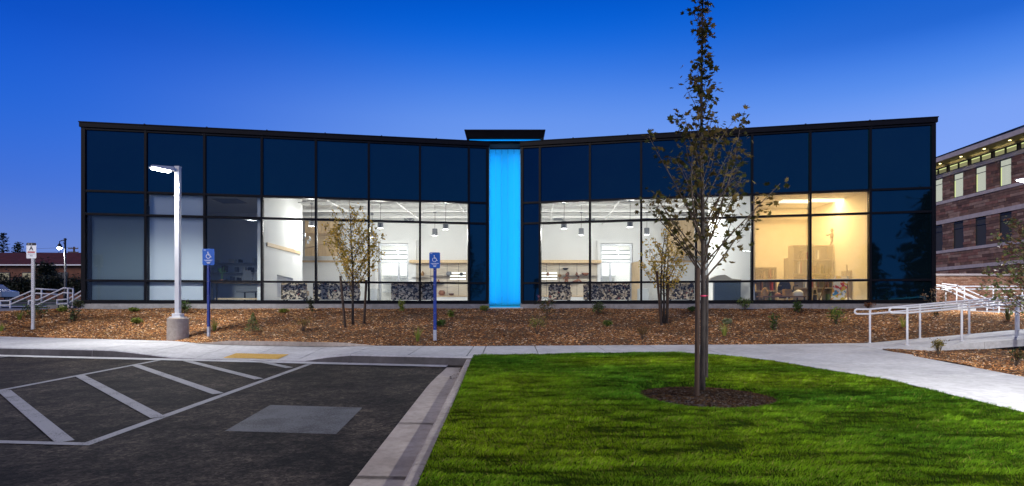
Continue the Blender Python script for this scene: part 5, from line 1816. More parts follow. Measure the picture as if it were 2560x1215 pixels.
def young_tree(name, label, basep, stems, limbs, leaf, pal, n_leaf_per, leaf_s, bark, group=None, parts_leaf=0, seed=1, droop=1.0, w=None):
    """stems: list of polylines with radii; limbs: [(start, dir, length, r)]"""
    rg = random.Random(seed)
    t_ = thing(name, label, 'tree', basep, group)
    for pts, rr in stems:
        MB().tube(pts, rr, 10).build('trunk', bark, t_, True)
    tw = MB()
    L = []
    for st_, d, ln, r_, up in limbs:
        path = twig_path(st_, d, ln, up, 0.10, 7, rg)
        tw.tube(path, [r_ * (1 - 0.8 * k / 7) for k in range(8)], 6, False)
        m_ = max(4, int(ln / 0.09))
        for k in range(m_):
            f = 0.18 + 0.82 * (k + rg.random()) / m_
            i = min(6, int(f * 7)); q = path[i].lerp(path[i + 1], f * 7 - i)
            dd = (path[i + 1] - path[i]).normalized()
            sd = (dd.orthogonal().normalized() * math.cos(0) + Vector((rg.uniform(-1, 1), rg.uniform(-1, 1), rg.uniform(-0.2, 0.6)))).normalized()
            sl = rg.uniform(0.05, 0.20) * (1.15 - 0.5 * f) * min(1.3, max(0.6, ln))
            tp = twig_path(q, dd * 0.5 + sd, sl, 0.1, 0.15, 3, rg)
            tw.tube(tp, [r_ * 0.25 + 0.0012, 0.0018, 0.0014, 0.001], 4, False)
            for _ in range(n_leaf_per):
                c = tp[rg.choice((1, 2, 3, 3))]
                L.append(c + Vector((rg.gauss(0, 1), rg.gauss(0, 1), rg.gauss(-0.3, 0.8))) * leaf_s * 0.55)
        for _ in range(n_leaf_per + 1):
            L.append(path[-1] + Vector((rg.gauss(0, 1), rg.gauss(0, 1), rg.gauss(0, 1))) * leaf_s * 0.6)
    tw.build('limb', BARK_D, t_, True)
    L = np.array([tuple(v_) for v_ in L])
    n = len(L)
    Rm = rot_random(n, RNG, 1.25 * droop)
    S = RNG.uniform(0.65, 1.25, n) * leaf_s
    lv, lf = leaf
    tn = tints(n, pal, w)
    k = min(parts_leaf, n)
    if k:
        pick = RNG.permutation(n)
        one, rest = pick[:k], pick[k:]
        meshes = []
        for c in range(8):
            me = bpy.data.meshes.new('leaf')
            me.from_pydata([tuple(v_) for v_ in lv], [], [tuple(f) for f in lf])
            a = me.attributes.new('tint', 'FLOAT_COLOR', 'POINT')
            cc = tn[one[c * 3]]
            a.data.foreach_set('color', np.tile(np.append(cc, 1.0), len(lv)).astype(np.float32))
            me.materials.append(LEAF)
            meshes.append(me)
        for j, i in enumerate(one):
            o_ = bpy.data.objects.new('leaf', meshes[j % 8])
            COL.objects.link(o_)
            o_.parent = t_
            o_.matrix_parent_inverse = Matrix.Translation(-Vector(t_.location))
            Mx = Matrix([[float(v_) for v_ in row] for row in Rm[i]]).to_4x4()
            o_.matrix_basis = Matrix.Translation(Vector(L[i])) @ Mx @ Matrix.Diagonal((S[i], S[i], S[i], 1))
    else:
        rest = np.arange(n)
    f_ = scatter('foliage', lv, lf, L[rest], Rm[rest], S[rest], LEAF, t_, tn[rest])
    if k: f_['kind'] = 'stuff'
    return t_, L


def stake(label, p0, p1, r, group, mat=STAKE):
    o_ = MB().tube([Vector(p0) - (Vector(p1) - Vector(p0)) * 0.1, p0, p1], [r, r, r * 0.97], 10).build('tree_stake', mat, None, True)
    return tag(o_, label, 'stake', group)


# ---- the tall tree on the lawn
tb = Vector((2.52, 7.85, well_h(2.52, 7.85)))
top = Vector((2.53, 7.85, 5.92))
def trunk_at(z):
    f = (z - tb.z) / (top.z - tb.z)
    return Vector((tb.x + (top.x - tb.x) * f + 0.015 * math.sin(f * 7), 7.85 + 0.01 * math.sin(f * 9), z))


zs = lsp(tb.z - 0.05, top.z, 14)
stems = [([trunk_at(z) for z in zs], [0.037 - 0.031 * ((z - tb.z) / (top.z - tb.z)) ** 1.1 if z > tb.z else 0.044 for z in zs])]
limbs = []
rg = random.Random(21)
for k in range(54):
    f = (k / 53) ** 1.05
    z = 1.80 + (5.55 - 1.80) * f ** 0.92
    az = k * 2.399 + rg.uniform(-0.4, 0.4)
    low = max(0.0, 1 - (z - 1.8) / 2.5)
    reach = 0.26 + 1.05 * low ** 1.0 + rg.uniform(-0.1, 0.12)
    out_ = 0.30 + 0.40 * low + rg.uniform(-0.08, 0.1)
    limbs.append((trunk_at(z), (math.cos(az) * out_, math.sin(az) * out_, 0.85), reach * rg.uniform(0.8, 1.1), 0.005 + 0.008 * low, 0.25))
# the two long limbs that stand out against the sky
for z, d, l_, r_ in ((2.1, (0.34, 0.05, 0.95), 2.2, 0.014), (2.3, (-0.33, 0.0, 0.95), 1.6, 0.012), (2.0, (0.68, -0.15, 0.85), 1.4, 0.012),
                     (1.85, (-0.52, 0.2, 0.85), 1.3, 0.012), (1.9, (0.60, 0.3, 0.72), 1.25, 0.011), (1.95, (-0.6, -0.2, 0.8), 1.1, 0.010), (2.4, (0.45, -0.2, 0.9), 1.3, 0.010)):
    limbs.append((trunk_at(z), d, l_, r_, 0.22))
young_tree('lawn_tree', 'tall slender young maple with dark leaves in a round mulch ring on the lawn', tb, stems, limbs, (MAPLE_V, MAPLE_F),
           [(0.085, 0.078, 0.018), (0.12, 0.085, 0.025), (0.06, 0.066, 0.016), (0.16, 0.115, 0.035)], 3, 0.10, BARK, None, 300, 5)
p0 = hit(1742, 991, well_h, 4, 12)
stake('dark wooden stake close in front of the tall lawn tree', p0, P3(1745, 670, p0.y), 0.031, 'stakes of the tall lawn tree')
p0 = hit(1766, 957, well_h, 4, 12)
stake('thinner wooden stake behind the tall lawn tree', p0, P3(1768, 688, p0.y), 0.023, 'stakes of the tall lawn tree', BARK)
# ties
t_ = thing('tree_tie', 'pink ribbon tied round the tall tree and its stake', 'ribbon', trunk_at(1.62))
PINK = M('pink_ribbon', (0.55, 0.03, 0.10), rough=0.5)
c = trunk_at(1.60)
MB().lathe([(0.038, -0.010), (0.040, 0.0), (0.038, 0.010)], c, 14).build('band', PINK, t_)
MB().tube([c + Vector((0.036, -0.01, 0)), c + Vector((0.06, -0.015, 0.004)), c + Vector((0.066, -0.01, -0.02))], 0.004, 5).build('tail', PINK, t_)

# ---- the young trees in the bed
def bed_tree(px, py, top_px, top_py, spread_px, label, seed, multi, n_limb, z_first):
    b0 = B(px, py)
    y = b0.y
    tp = P3(top_px, top_py, y)
    H = tp.z - b0.z
    rg = random.Random(seed)
    stems, limbs = [], []
    sp = spread_px / F * y
    for s in range(multi):
        off = (s - (multi - 1) / 2) * 0.09
        mid = b0 + Vector((off, 0.03 * s, H * 0.45))
        stems.append(([b0 + Vector((off * 0.8, 0, -0.08)), b0 + Vector((off, 0, H * 0.2)), mid, Vector((tp.x * 0.6 + b0.x * 0.4 + off, y, b0.z + H * 0.75))] + ([tp] if s == 0 else []), [0.04, 0.033, 0.022, 0.012] + ([0.004] if s == 0 else [])))
    for k in range(n_limb):
        f = z_first + (0.86 - z_first) * (k / n_limb) ** 1.7
        st_ = b0 + Vector(((tp.x - b0.x) * f * 0.8 + rg.uniform(-0.03, 0.03), 0, H * f))
        az = k * 2.4 + rg.uniform(-0.4, 0.4)
        ln = H * rg.uniform(0.36, 0.56) * (1.2 - 1.05 * f)
        o_ = min(1.2, sp / max(0.3, ln)) * rg.uniform(0.45, 0.95)
        limbs.append((st_, (math.cos(az) * o_, math.sin(az) * o_, 0.85), ln, 0.009, 0.25))
    return young_tree('young_tree', label, b0, stems, limbs, (OVAL_V, OVAL_F), [(0.62, 0.40, 0.06), (0.46, 0.36, 0.06), (0.70, 0.46, 0.11), (0.30, 0.25, 0.05)], 5, 0.082, BARK, 'young trees in the mulch bed', 0, seed, 1.3)


bed_tree(882, 812, 873, 492, 112, 'young yellow leaved tree with a single pale trunk between two stakes', 3, 1, 36, 0.24)
bed_tree(1660, 808, 1668, 560, 84, 'young yellow green tree with several thin stems in the east bed', 8, 3, 30, 0.26)
for (pxa, pya), (pxb, pyb), lab in (((863, 818), (851, 690), 'dark leaning stake west of the single trunk young tree'), ((910, 808), (916, 700), 'brown stake east of the single trunk young tree'),
                                    ((1653, 813), (1642, 678), 'brown stake west of the several stemmed young tree'), ((1668, 808), (1671, 690), 'pale stake against the several stemmed young tree')):
    q = B(pxa, pya)
    stake(lab, q, P3(pxb, pyb, q.y), 0.036, 'stakes of the young bed trees')

# ---- tree at the ramp, mostly outside the picture
b0 = Vector((10.85, 12.35, tri_bed(10.85, 12.35)))
tp = b0 + Vector((0.05, 0, 2.9))
rg = random.Random(14)
limbs = []
for k in range(44):
    f = 0.22 + 0.68 * k / 44
    az = k * 2.4
    limbs.append((b0 + Vector((0.05 * f, 0, 2.9 * f)), (math.cos(az) * 0.9, math.sin(az) * 0.9, 0.55), rg.uniform(0.75, 1.2) * (1.2 - 0.75 * f), 0.01, 0.12))
young_tree('ramp_tree', 'bushy pale green young tree beside the ramp at the picture edge', b0, [([b0 - Vector((0, 0, 0.1)), b0 + Vector((0.02, 0, 1.4)), tp], [0.045, 0.035, 0.008])], limbs, (MAPLE_V, MAPLE_F),
           [(0.22, 0.26, 0.10), (0.15, 0.21, 0.07), (0.32, 0.27, 0.12), (0.26, 0.13, 0.07)], 5, 0.10, BARK, None, 0, 6)


# ---- shrubs and perennials
GRN = [(0.055, 0.10, 0.025), (0.075, 0.13, 0.03), (0.04, 0.075, 0.02)]
YGR = [(0.16, 0.20, 0.03), (0.12, 0.17, 0.03), (0.22, 0.22, 0.05)]
OLV = [(0.14, 0.13, 0.03), (0.10, 0.10, 0.025), (0.19, 0.15, 0.04)]
BRN = [(0.12, 0.065, 0.025), (0.09, 0.06, 0.025), (0.15, 0.09, 0.03)]
DRK = [(0.035, 0.055, 0.02), (0.05, 0.07, 0.025), (0.06, 0.05, 0.025)]


def shrub(kind, px, py, hpx, wpx, pal, label, fn=bed, flowers=None, name='shrub', cat='shrub', seed=None):
    p_ = hit(px, py, fn, 5, 24)
    h, w = 1.15 * hpx / F * p_.y, 1.2 * wpx / F * p_.y
    pal = [tuple(1.45 * v for v in c) for c in pal]
    rg = np.random.default_rng(int(px * 7 + py))
    r2 = random.Random(px * 13 + py)
    t_ = thing(name, label, cat, p_)
    if kind == 'tuft':
        n = 34
        V, Fc, T = [], [], []
        for k in range(n):
            az = r2.uniform(0, 2 * math.pi); ln = h * r2.uniform(0.7, 1.25); lean = r2.uniform(0.15, 1.0) * w / 2 / max(h, 0.01)
            wd = 0.011
            d = Vector((math.cos(az), math.sin(az), 0)); s = Vector((-d.y, d.x, 0)) * wd
            base_ = p_ + d * 0.03 - Vector((0, 0, 0.02))
            i0 = len(V)
            for f in (0, 0.35, 0.7, 1.0):
                c = base_ + d * ln * lean * f ** 1.8 + Vector((0, 0, ln * (f - 0.25 * lean * f * f)))
                V += [tuple(c + s * (1 - f * 0.9)), tuple(c - s * (1 - f * 0.9))]
            Fc += [(i0 + 2 * j, i0 + 2 * j + 1, i0 + 2 * j + 3, i0 + 2 * j + 2) for j in range(3)]
            c_ = np.array(pal[r2.randrange(len(pal))]) * r2.uniform(0.8, 1.3)
            T += [c_] * 8
        npmesh('foliage', V, Fc, LEAF, t_, np.array(T))
    else:
        mb = MB()
        ns = {'bush': 9, 'twig': 16, 'cone': 6, 'tall': 5}[kind]
        tips = []
        for k in range(ns):
            az = r2.uniform(0, 2 * math.pi)
            o_ = r2.uniform(0.1, 0.9) * w / 2
            tip = p_ + Vector((math.cos(az) * o_, math.sin(az) * o_, h * r2.uniform(0.65, 1.0)))
            mid = p_.lerp(tip, 0.5) + Vector((r2.uniform(-.02, .02), r2.uniform(-.02, .02), h * 0.08))
            mb.tube([p_ - Vector((0, 0, 0.03)), mid, tip], [0.006, 0.004, 0.002], 4, False)
            tips.append((mid, tip))
        mb.build('stem', BARK_D, t_)
        nl = {'bush': 300, 'twig': 260, 'cone': 420, 'tall': 190}[kind]
        pts = np.zeros((nl, 3))
        for k in range(nl):
            if kind == 'cone':
                f = r2.random() ** 1.3
                q = r2.uniform(0, 2 * math.pi); rr = (1 - f) * w / 2 * math.sqrt(r2.random()) * 1.1
                pts[k] = (p_.x + rr * math.cos(q), p_.y + rr * math.sin(q), p_.z + h * (0.06 + 0.94 * f))
            elif kind == 'bush':
                while True:
                    a = np.array([r2.uniform(-1, 1), r2.uniform(-1, 1), r2.uniform(-1, 1)])
                    rr = np.linalg.norm(a)
                    if rr < 1 and rr > 0.35 * r2.random(): break
                lump = 0.85 + 0.25 * math.sin(4 * math.atan2(a[1], a[0]) + px)
                pts[k] = (p_.x + a[0] * w / 2 * lump, p_.y + a[1] * w / 2 * lump, p_.z + h * (0.55 + 0.45 * a[2] * lump))
            else:
                m_, tp_ = tips[k % ns]
                c = m_.lerp(tp_, r2.random()) if kind == 'twig' else (p_.lerp(m_, r2.uniform(0.2, 1)) if r2.random() < 0.5 else m_.lerp(tp_, r2.random()))
                g = 0.03 if kind == 'twig' else 0.045
                pts[k] = (c.x + r2.gauss(0, g), c.y + r2.gauss(0, g), c.z + r2.gauss(0, g))
        ls = {'bush': 0.065, 'twig': 0.045, 'cone': 0.055, 'tall': 0.075}[kind]
        scatter('foliage', OVAL_V if kind != 'cone' else DIAM_V, OVAL_F if kind != 'cone' else DIAM_F, pts, rot_random(nl, rg, 1.4), rg.uniform(0.6, 1.3, nl) * ls, LEAF, t_, tints(nl, pal))
        if flowers:
            fc, nf, fs = flowers
            fp = np.array([(tips[k % ns][1].x + r2.gauss(0, 0.02), tips[k % ns][1].y - 0.02 + r2.gauss(0, 0.02), tips[k % ns][1].z + r2.uniform(-0.02, 0.05)) for k in range(nf) for _ in range(14)]) + rg.normal(0, fs * 0.5, (nf * 14, 3))
            scatter('blossom', DIAM_V, DIAM_F, fp, rot_random(len(fp), rg), rg.uniform(0.5, 1, len(fp)) * fs * 1.0, LEAF, t_, tints(len(fp), [fc]))
    return t_


TUFT = dict(name='perennial', cat='plant')
shrub('tuft', 48, 799, 22, 40, YGR, 'yellow green strappy plant west of the permit sign', **TUFT)
shrub('bush', 90, 797, 36, 58, DRK + GRN, 'wide dark leafy bush directly behind the permit sign')
shrub('tuft', 4, 828, 20, 22, YGR, 'yellow strappy plant cut by the picture edge', **TUFT)
shrub('bush', 156, 781, 15, 18, YGR, 'small pale flowering plant by the west rails', flowers=((0.6, 0.62, 0.4), 5, 0.05))
shrub('tall', 184, 804, 34, 34, DRK, 'straggly rose with pale pink flowers near the glass corner', flowers=((0.72, 0.6, 0.62), 2, 0.07))
shrub('bush', 196, 772, 20, 26, DRK, 'dark plant with cream heads touching the glass corner', flowers=((0.55, 0.52, 0.4), 3, 0.05))
shrub('bush', 335, 779, 9, 22, YGR, 'tiny pale plant at the foot of the first glass bay', name='ground_plant', cat='plant')
shrub('bush', 341, 810, 14, 24, YGR, 'small pale rosette in the mulch between permit sign and lamp post', name='ground_plant', cat='plant')
shrub('bush', 461, 784, 32, 30, GRN, 'green bush half hidden behind the lamp post')
shrub('tuft', 536, 827, 26, 26, YGR, 'upright green tuft beside the sign by the lamp post', **TUFT)
shrub('cone', 632, 830, 42, 38, GRN + [(0.10, 0.14, 0.07)], 'dense cone shaped green shrub between the lamp post sign and the young tree')
shrub('twig', 757, 829, 32, 46, BRN + OLV, 'brownish twiggy shrub before the patterned benches')
shrub('bush', 709, 783, 10, 20, YGR, 'low pale plant at the foot of the western lit bay', name='ground_plant', cat='plant')
shrub('tall', 779, 779, 36, 30, DRK, 'thin dark perennial standing against the plinth', **TUFT)
shrub('tall', 1005, 778, 26, 18, YGR, 'small light green plant with white flowers at the plinth', flowers=((0.7, 0.66, 0.68), 2, 0.03), **TUFT)
shrub('tuft', 1044, 853, 30, 28, YGR, 'fresh green tuft near the walk beside the sign before the display wall', **TUFT)
shrub('bush', 1099, 817, 16, 24, GRN, 'small green bush behind the sign before the display wall', name='ground_plant', cat='plant')
shrub('tall', 1127, 792, 14, 12, YGR, 'tiny thin seedling near the western display bay', **TUFT)
shrub('bush', 1211, 778, 13, 24, YGR, 'low bright green plant at the foot of the blue column', name='ground_plant', cat='plant')
shrub('bush', 1366, 797, 50, 46, DRK + BRN, 'tall dark rose bush just east of the blue column', flowers=((0.5, 0.2, 0.24), 3, 0.05))
shrub('twig', 1342, 836, 38, 46, OLV + YGR, 'rounded olive yellow shrub below the dark rose bush')
shrub('bush', 1496, 784, 26, 32, GRN + DRK, 'small round bush on a stem below the eastern door')
shrub('bush', 1519, 816, 14, 22, GRN + YGR, 'tiny green plant alone in the middle of the east mulch', name='ground_plant', cat='plant')
shrub('twig', 1606, 848, 26, 36, BRN, 'low dark brown twiggy shrub near the walk')
shrub('bush', 1731, 779, 12, 22, GRN, 'low green plant at the plinth just west of the tall tree', name='ground_plant', cat='plant')
shrub('bush', 1861, 777, 32, 34, GRN + YGR, 'leafy green bush at the plinth east of the tall tree')
shrub('tuft', 1811, 839, 30, 42, YGR, 'yellow green strappy clump just east of the tall tree', **TUFT)
shrub('bush', 1817, 812, 14, 22, [(0.3, 0.32, 0.2), (0.16, 0.2, 0.1)], 'cream flowering cushion behind the strappy clump', name='ground_plant', cat='plant')
shrub('tall', 1934, 826, 40, 30, DRK + GRN, 'slender dark shrub below the studio window')
shrub('bush', 1993, 783, 28, 22, GRN, 'small upright bush at the plinth below the studio')
shrub('bush', 2089, 812, 40, 40, GRN + YGR, 'round green bush below the easel window')
shrub('twig', 2170, 776, 18, 34, [(0.22, 0.08, 0.03), (0.15, 0.07, 0.03)], 'low rust coloured shrub against the plinth end')
shrub('tuft', 2258, 818, 26, 36, YGR, 'green tuft behind the ramp handrails', **TUFT)
shrub('twig', 2346, 887, 36, 34, OLV + [(0.30, 0.22, 0.07)], 'small yellowish shrub in the bed between path and ramp', fn=tri_bed)
shrub('twig', 2540, 916, 40, 44, DRK + BRN, 'dark open twiggy shrub at the edge of the front bed', fn=tri_bed)
shrub('tall', 2338, 792, 62, 60, DRK + BRN, 'tall hydrangea with dried brown flower heads at the building corner', flowers=((0.20, 0.12, 0.07), 5, 0.12))
shrub('tuft', 2520, 800, 40, 36, DRK, 'dark grassy clump behind the ramp tree', **TUFT)
# ================================================================== STONE BUILDING, far side
XB = 34.0
bb = thing('stone_building', 'long reddish stone building with pale bands and lit clerestory windows', 'building', (XB, 44, 1.7))
STONES = [M('sandstone_%s' % k, c, tuple(v * 0.62 for v in c), scale=3.0, rough=0.9, bump=0.6, bscale=14) for k, c in (('red', (0.32, 0.155, 0.115)), ('brown', (0.25, 0.145, 0.105)), ('tan', (0.42, 0.27, 0.20)), ('dark', (0.17, 0.095, 0.075)))]
BAND = M('pale_stone', (0.58, 0.50, 0.48), (0.46, 0.40, 0.38), scale=2.0, rough=0.85, bump=0.3)
MORTAR = M('mortar', (0.10, 0.075, 0.07), rough=0.95)
YA, YZ = 35.5, 54.0
win_y = [36.55, 38.7, 40.85, 43.0, 45.15, 47.3, 49.45]
WINZ = [(9.84, 11.68), (5.95, 7.92)]
BANDS = [(11.70, 11.98), (9.60, 9.83), (8.02, 8.34), (5.72, 5.94), (4.36, 4.62)]
MB().box(XB + 0.12, XB + 12, YA, YZ, 1.0, 13.2).build('wall', MORTAR, bb)


def blocked(y0, y1, z0, z1):
    for a, b_ in BANDS:
        if z0 < b_ and z1 > a: return True
    return False


rg = random.Random(2)
big, rest = [], MB()
z = 2.0
zlist = []
edges = sorted([2.0] + [v for b_ in BANDS for v in b_] + [12.0])
for lo, hi in zip(edges, edges[1:]):
    if (lo, hi) in BANDS or hi - lo < 0.05: continue
    n = max(1, round((hi - lo) / 0.21))
    for k in range(n):
        zlist.append((lo + (hi - lo) * k / n, lo + (hi - lo) * (k + 1) / n))
for z0, z1 in zlist:
    y = YA + rg.uniform(-0.6, 0)
    while y < YZ:
        l_ = rg.uniform(0.45, 1.35)
        spans = [(max(y, YA), min(YZ, y + l_))]
        for wy in win_y:
            for wz0, wz1 in WINZ:
                if z0 < wz1 - 0.01 and z1 > wz0 + 0.01:
                    ns = []
                    for a, b_ in spans:
                        if b_ <= wy - 0.5 or a >= wy + 0.5: ns.append((a, b_)); continue
                        if a < wy - 0.5: ns.append((a, wy - 0.5))
                        if b_ > wy + 0.5: ns.append((wy + 0.5, b_))
                    spans = ns
        for a, b_ in spans:
            if b_ - a > 0.06: big.append((a, b_, z0, z1))
        y += l_
# the stones that show largest become pieces of their own
def seen(s): return 38.9 < (s[0] + s[1]) / 2 < 47.8 and s[2] > 4.0
big.sort(key=lambda s: (not seen(s), -(s[1] - s[0]) * (s[3] - s[2]) / ((s[0] + s[1]) / 2) ** 2))
for i, (a, b_, z0, z1) in enumerate(big):
    dx = rg.uniform(0.0, 0.045)
    args = (XB + dx, XB + 0.119, a + 0.008, b_ - 0.008, z0 + 0.008, z1 - 0.008)
    if i < 290 and seen((a, b_, z0, z1)):
        MB().box(*args).build('stone', rg.choice(STONES), bb)
    else:
        rest.cur = rg.randrange(4)
        rest.box(*args)
tag(rest.build('stonework', STONES, bb), kind='stuff')
for a, b_ in BANDS:
    y = YA
    while y < YZ:
        l_ = rg.uniform(1.0, 1.5)
        MB().box(XB - 0.03, XB + 0.118, y + 0.006, min(YZ, y + l_) - 0.006, a + 0.004, b_ - 0.004).build('band_stone', BAND, bb)
        y += l_
WFR = M('dark_window_frame', (0.03, 0.032, 0.035), rough=0.4)
LITB = emit('lit_blind', (0.95, 1.0, 0.82), 0.55)
DARKB = M('dark_blind', (0.05, 0.055, 0.06), rough=0.7)
LITG = emit('lit_edge', (0.85, 0.95, 0.40), 0.9)
for wy in win_y:
    for r_, (z0, z1) in enumerate(WINZ):
        w = MB()
        w.box(XB + 0.06, XB + 0.16, wy - 0.499, wy - 0.45, z0, z1); w.box(XB + 0.06, XB + 0.16, wy + 0.45, wy + 0.499, z0, z1)
        w.box(XB + 0.06, XB + 0.16, wy - 0.449, wy + 0.449, z0, z0 + 0.05); w.box(XB + 0.06, XB + 0.16, wy - 0.449, wy + 0.449, z1 - 0.05, z1)
        w.box(XB + 0.065, XB + 0.155, wy - 0.449, wy + 0.449, z1 - 0.48, z1 - 0.44)
        wo = w.build('window', WFR, bb)
        mb = MB()
        for k in range(9):
            yk = wy - 0.44 + k * 0.1
            mb.box(XB + 0.110, XB + 0.116, yk, yk + 0.08, z0 + 0.052, z1 - 0.052)
        mb.build('blind_slat', LITB if r_ == 0 else DARKB, wo)
        if r_ == 0:
            MB().box(XB + 0.1005, XB + 0.108, wy + 0.36, wy + 0.44, z0 + 0.052, z1 - 0.5).build('lit_strip', LITG, wo)
# clerestory under the eaves
for wy in win_y:
    for s in (-0.52, 0.46):
        c = wy + s + 0.03
        f = MB()
        f.box(XB + 0.02, XB + 0.1, c - 0.44, c + 0.44, 12.02, 12.06); f.box(XB + 0.02, XB + 0.1, c - 0.44, c + 0.44, 12.44, 12.48)
        f.box(XB + 0.02, XB + 0.1, c - 0.46, c - 0.441, 12.02, 12.48); f.box(XB + 0.02, XB + 0.1, c + 0.441, c + 0.46, 12.02, 12.48)
        wo = f.build('clerestory_window', WFR, bb)
        MB().box(XB + 0.105, XB + 0.112, c - 0.44, c + 0.44, 12.061, 12.439).build('pane', emit('clerestory_glow_%d' % int(wy * 100 + s * 10), (0.66, 0.64, 0.30), rg.uniform(0.2, 0.42)), wo)
        MB().box(XB + 0.095, XB + 0.103, c - 0.43, c + 0.43, 12.37, 12.43).build('tube_light', LITG, wo)
MB().box(XB - 1.3, XB - 0.001, YA, YZ - 1.0, 12.62, 12.68).build('soffit', M('soffit_wood', (0.35, 0.27, 0.12), (0.26, 0.19, 0.08), scale=2, rough=0.7, stretch=(1, 6, 1)), bb)
MB().box(XB + 0.0, XB + 0.115, YA, YZ, 12.5, 12.7).build('head_band', BAND, bb)
MB().box(XB - 1.42, XB - 1.302, YA, YZ - 0.9, 12.58, 12.92).build('gutter', BAND, bb)
rf = MB()
rf.add([(XB - 1.45, YA, 12.925), (XB - 1.45, YZ - 0.9, 12.925), (XB + 6, YZ - 7, 15.7), (XB + 6, YA, 15.7), (XB - 1.45, YA, 12.921), (XB - 1.45, YZ - 0.9, 12.921), (XB + 12, YZ - 0.9, 12.921), (XB + 12, YA, 12.921), (XB + 12, YZ - 0.9, 12.93)],
       [(1, 0, 3, 2), (4, 5, 6, 7), (1, 2, 8)])
rf.build('roof', M('dark_roof', (0.008, 0.008, 0.009), rough=0.9, spec=0.05), bb)
DL = emit('downlight', (1.0, 0.85, 0.35), 6.0)
for wy in win_y[:-1]:
    MB().lathe([(0.08, -0.02), (0.08, 0.0), (0.05, 0.001)], (XB - 0.7, wy + 0.9, 12.619), 10).build('downlight', DL, bb)
    spot('downlight_light', (XB - 0.7, wy + 0.9, 12.57), (0.1, 0, -1), 7, 150, (1.0, 0.85, 0.35), 0.06, 0.6, bb)
    area('soffit_glow', (XB - 0.02, wy, 12.52), 0.06, (0, R(135), 0), 1.6, (0.95, 0.88, 0.45), 1.6)

# low orange brick wall before it
lw = thing('brick_wall', 'low orange brick wall with a grey coping behind the white rails', 'wall', (20.5, 26.2, 1.3))
BRICKS = [M('brick_%s' % k, c, tuple(v * 0.8 for v in c), scale=9, rough=0.9) for k, c in (('orange', (0.40, 0.20, 0.12)), ('rose', (0.45, 0.26, 0.17)), ('brown', (0.31, 0.15, 0.09)))]
MB().box(18.2, 24.9, 26.16, 26.5, 1.0, 2.84).build('core', MORTAR, lw)
mb = MB()
z, row = 1.2, 0
while z < 2.80:
    x = 18.2 - (0.1 if row % 2 else 0)
    while x < 24.9:
        mb.cur = rg.randrange(3)
        mb.box(max(18.2, x) + 0.005, min(24.9, x + 0.2) - 0.005, 26.10 + rg.uniform(0, 0.012), 26.159, z + 0.005, z + 0.062)
        x += 0.2
    z += 0.067; row += 1
tag(mb.build('brickwork', BRICKS, lw), kind='stuff')
MB().box(18.15, 24.95, 26.05, 26.55, 2.842, 2.93).build('coping', BAND, lw)

# ================================================================== FAR WEST SIDE
def far(px, y): return (px - CX) / F * y
def gz(x, y): return base(x, y)
h = thing('red_roof_house', 'long low brick house with a dark red shingle roof and white eaves', 'house', (-62, 72, 2.4))
REDR = M('red_shingle', (0.10, 0.018, 0.022), (0.06, 0.012, 0.016), scale=1.5, rough=0.85)
HBR = M('house_brick', (0.20, 0.085, 0.05), (0.14, 0.06, 0.04), scale=2.5, rough=0.9)
HY = 70.0
hx0, hx1 = far(-140, HY), far(330, HY)
ze, zr_ = EYE + (HZ - 661) / F * HY, EYE + (HZ - 641) / F * HY
MB().box(hx0, hx1, HY + 0.5, HY + 9, 1.8, ze - 0.02).build('wall', HBR, h)
rf = MB(); rf.add([(hx0 - .4, HY, ze), (hx1 + .4, HY, ze), (hx1 - 2, HY + 5, zr_ + 0.9), (hx0 + 2, HY + 5, zr_ + 0.9), (hx0 - .4, HY + 9.5, ze), (hx1 + .4, HY + 9.5, ze)], [(0, 1, 2, 3), (4, 3, 2, 5), (0, 3, 4), (1, 5, 2)])
rf.build('roof', REDR, h)
mb = MB()
for k in range(9):
    f0 = (k + 0.1) / 9
    yk, zk = HY + 5 * f0 - 0.05, ze + (zr_ + 0.9 - ze) * f0
    mb.add([(hx0 - .3, yk, zk + 0.03), (hx1 + .3, yk, zk + 0.03), (hx1 + .3, yk + 0.25, zk + 0.115), (hx0 - .3, yk + 0.25, zk + 0.115), (hx0 - .3, yk, zk - 0.01), (hx1 + .3, yk, zk - 0.01)], [(0, 1, 2, 3), (4, 5, 1, 0)])
mb.build('shingle_course', REDR, h)
MB().box(hx0 - .4, hx1 + .4, HY - 0.12, HY + 0.02, ze - 0.14, ze - 0.003).build('gutter', SIGNW, h)
LITW = emit('lit_window', (1.0, 0.9, 0.6), 0.22)
for px in (2, 62, 118, 148):
    x = far(px, HY)
    f = MB().box(x - 0.7, x + 0.7, HY + 0.44, HY + 0.5, 4.2, 5.6).build('window', WFR, h)
    for k in (-0.32, 0.32):
        MB().box(x + k - 0.28, x + k + 0.28, HY + 0.40, HY + 0.439, 4.3, 5.5).build('pane', LITW if px < 70 else DARKB, f)


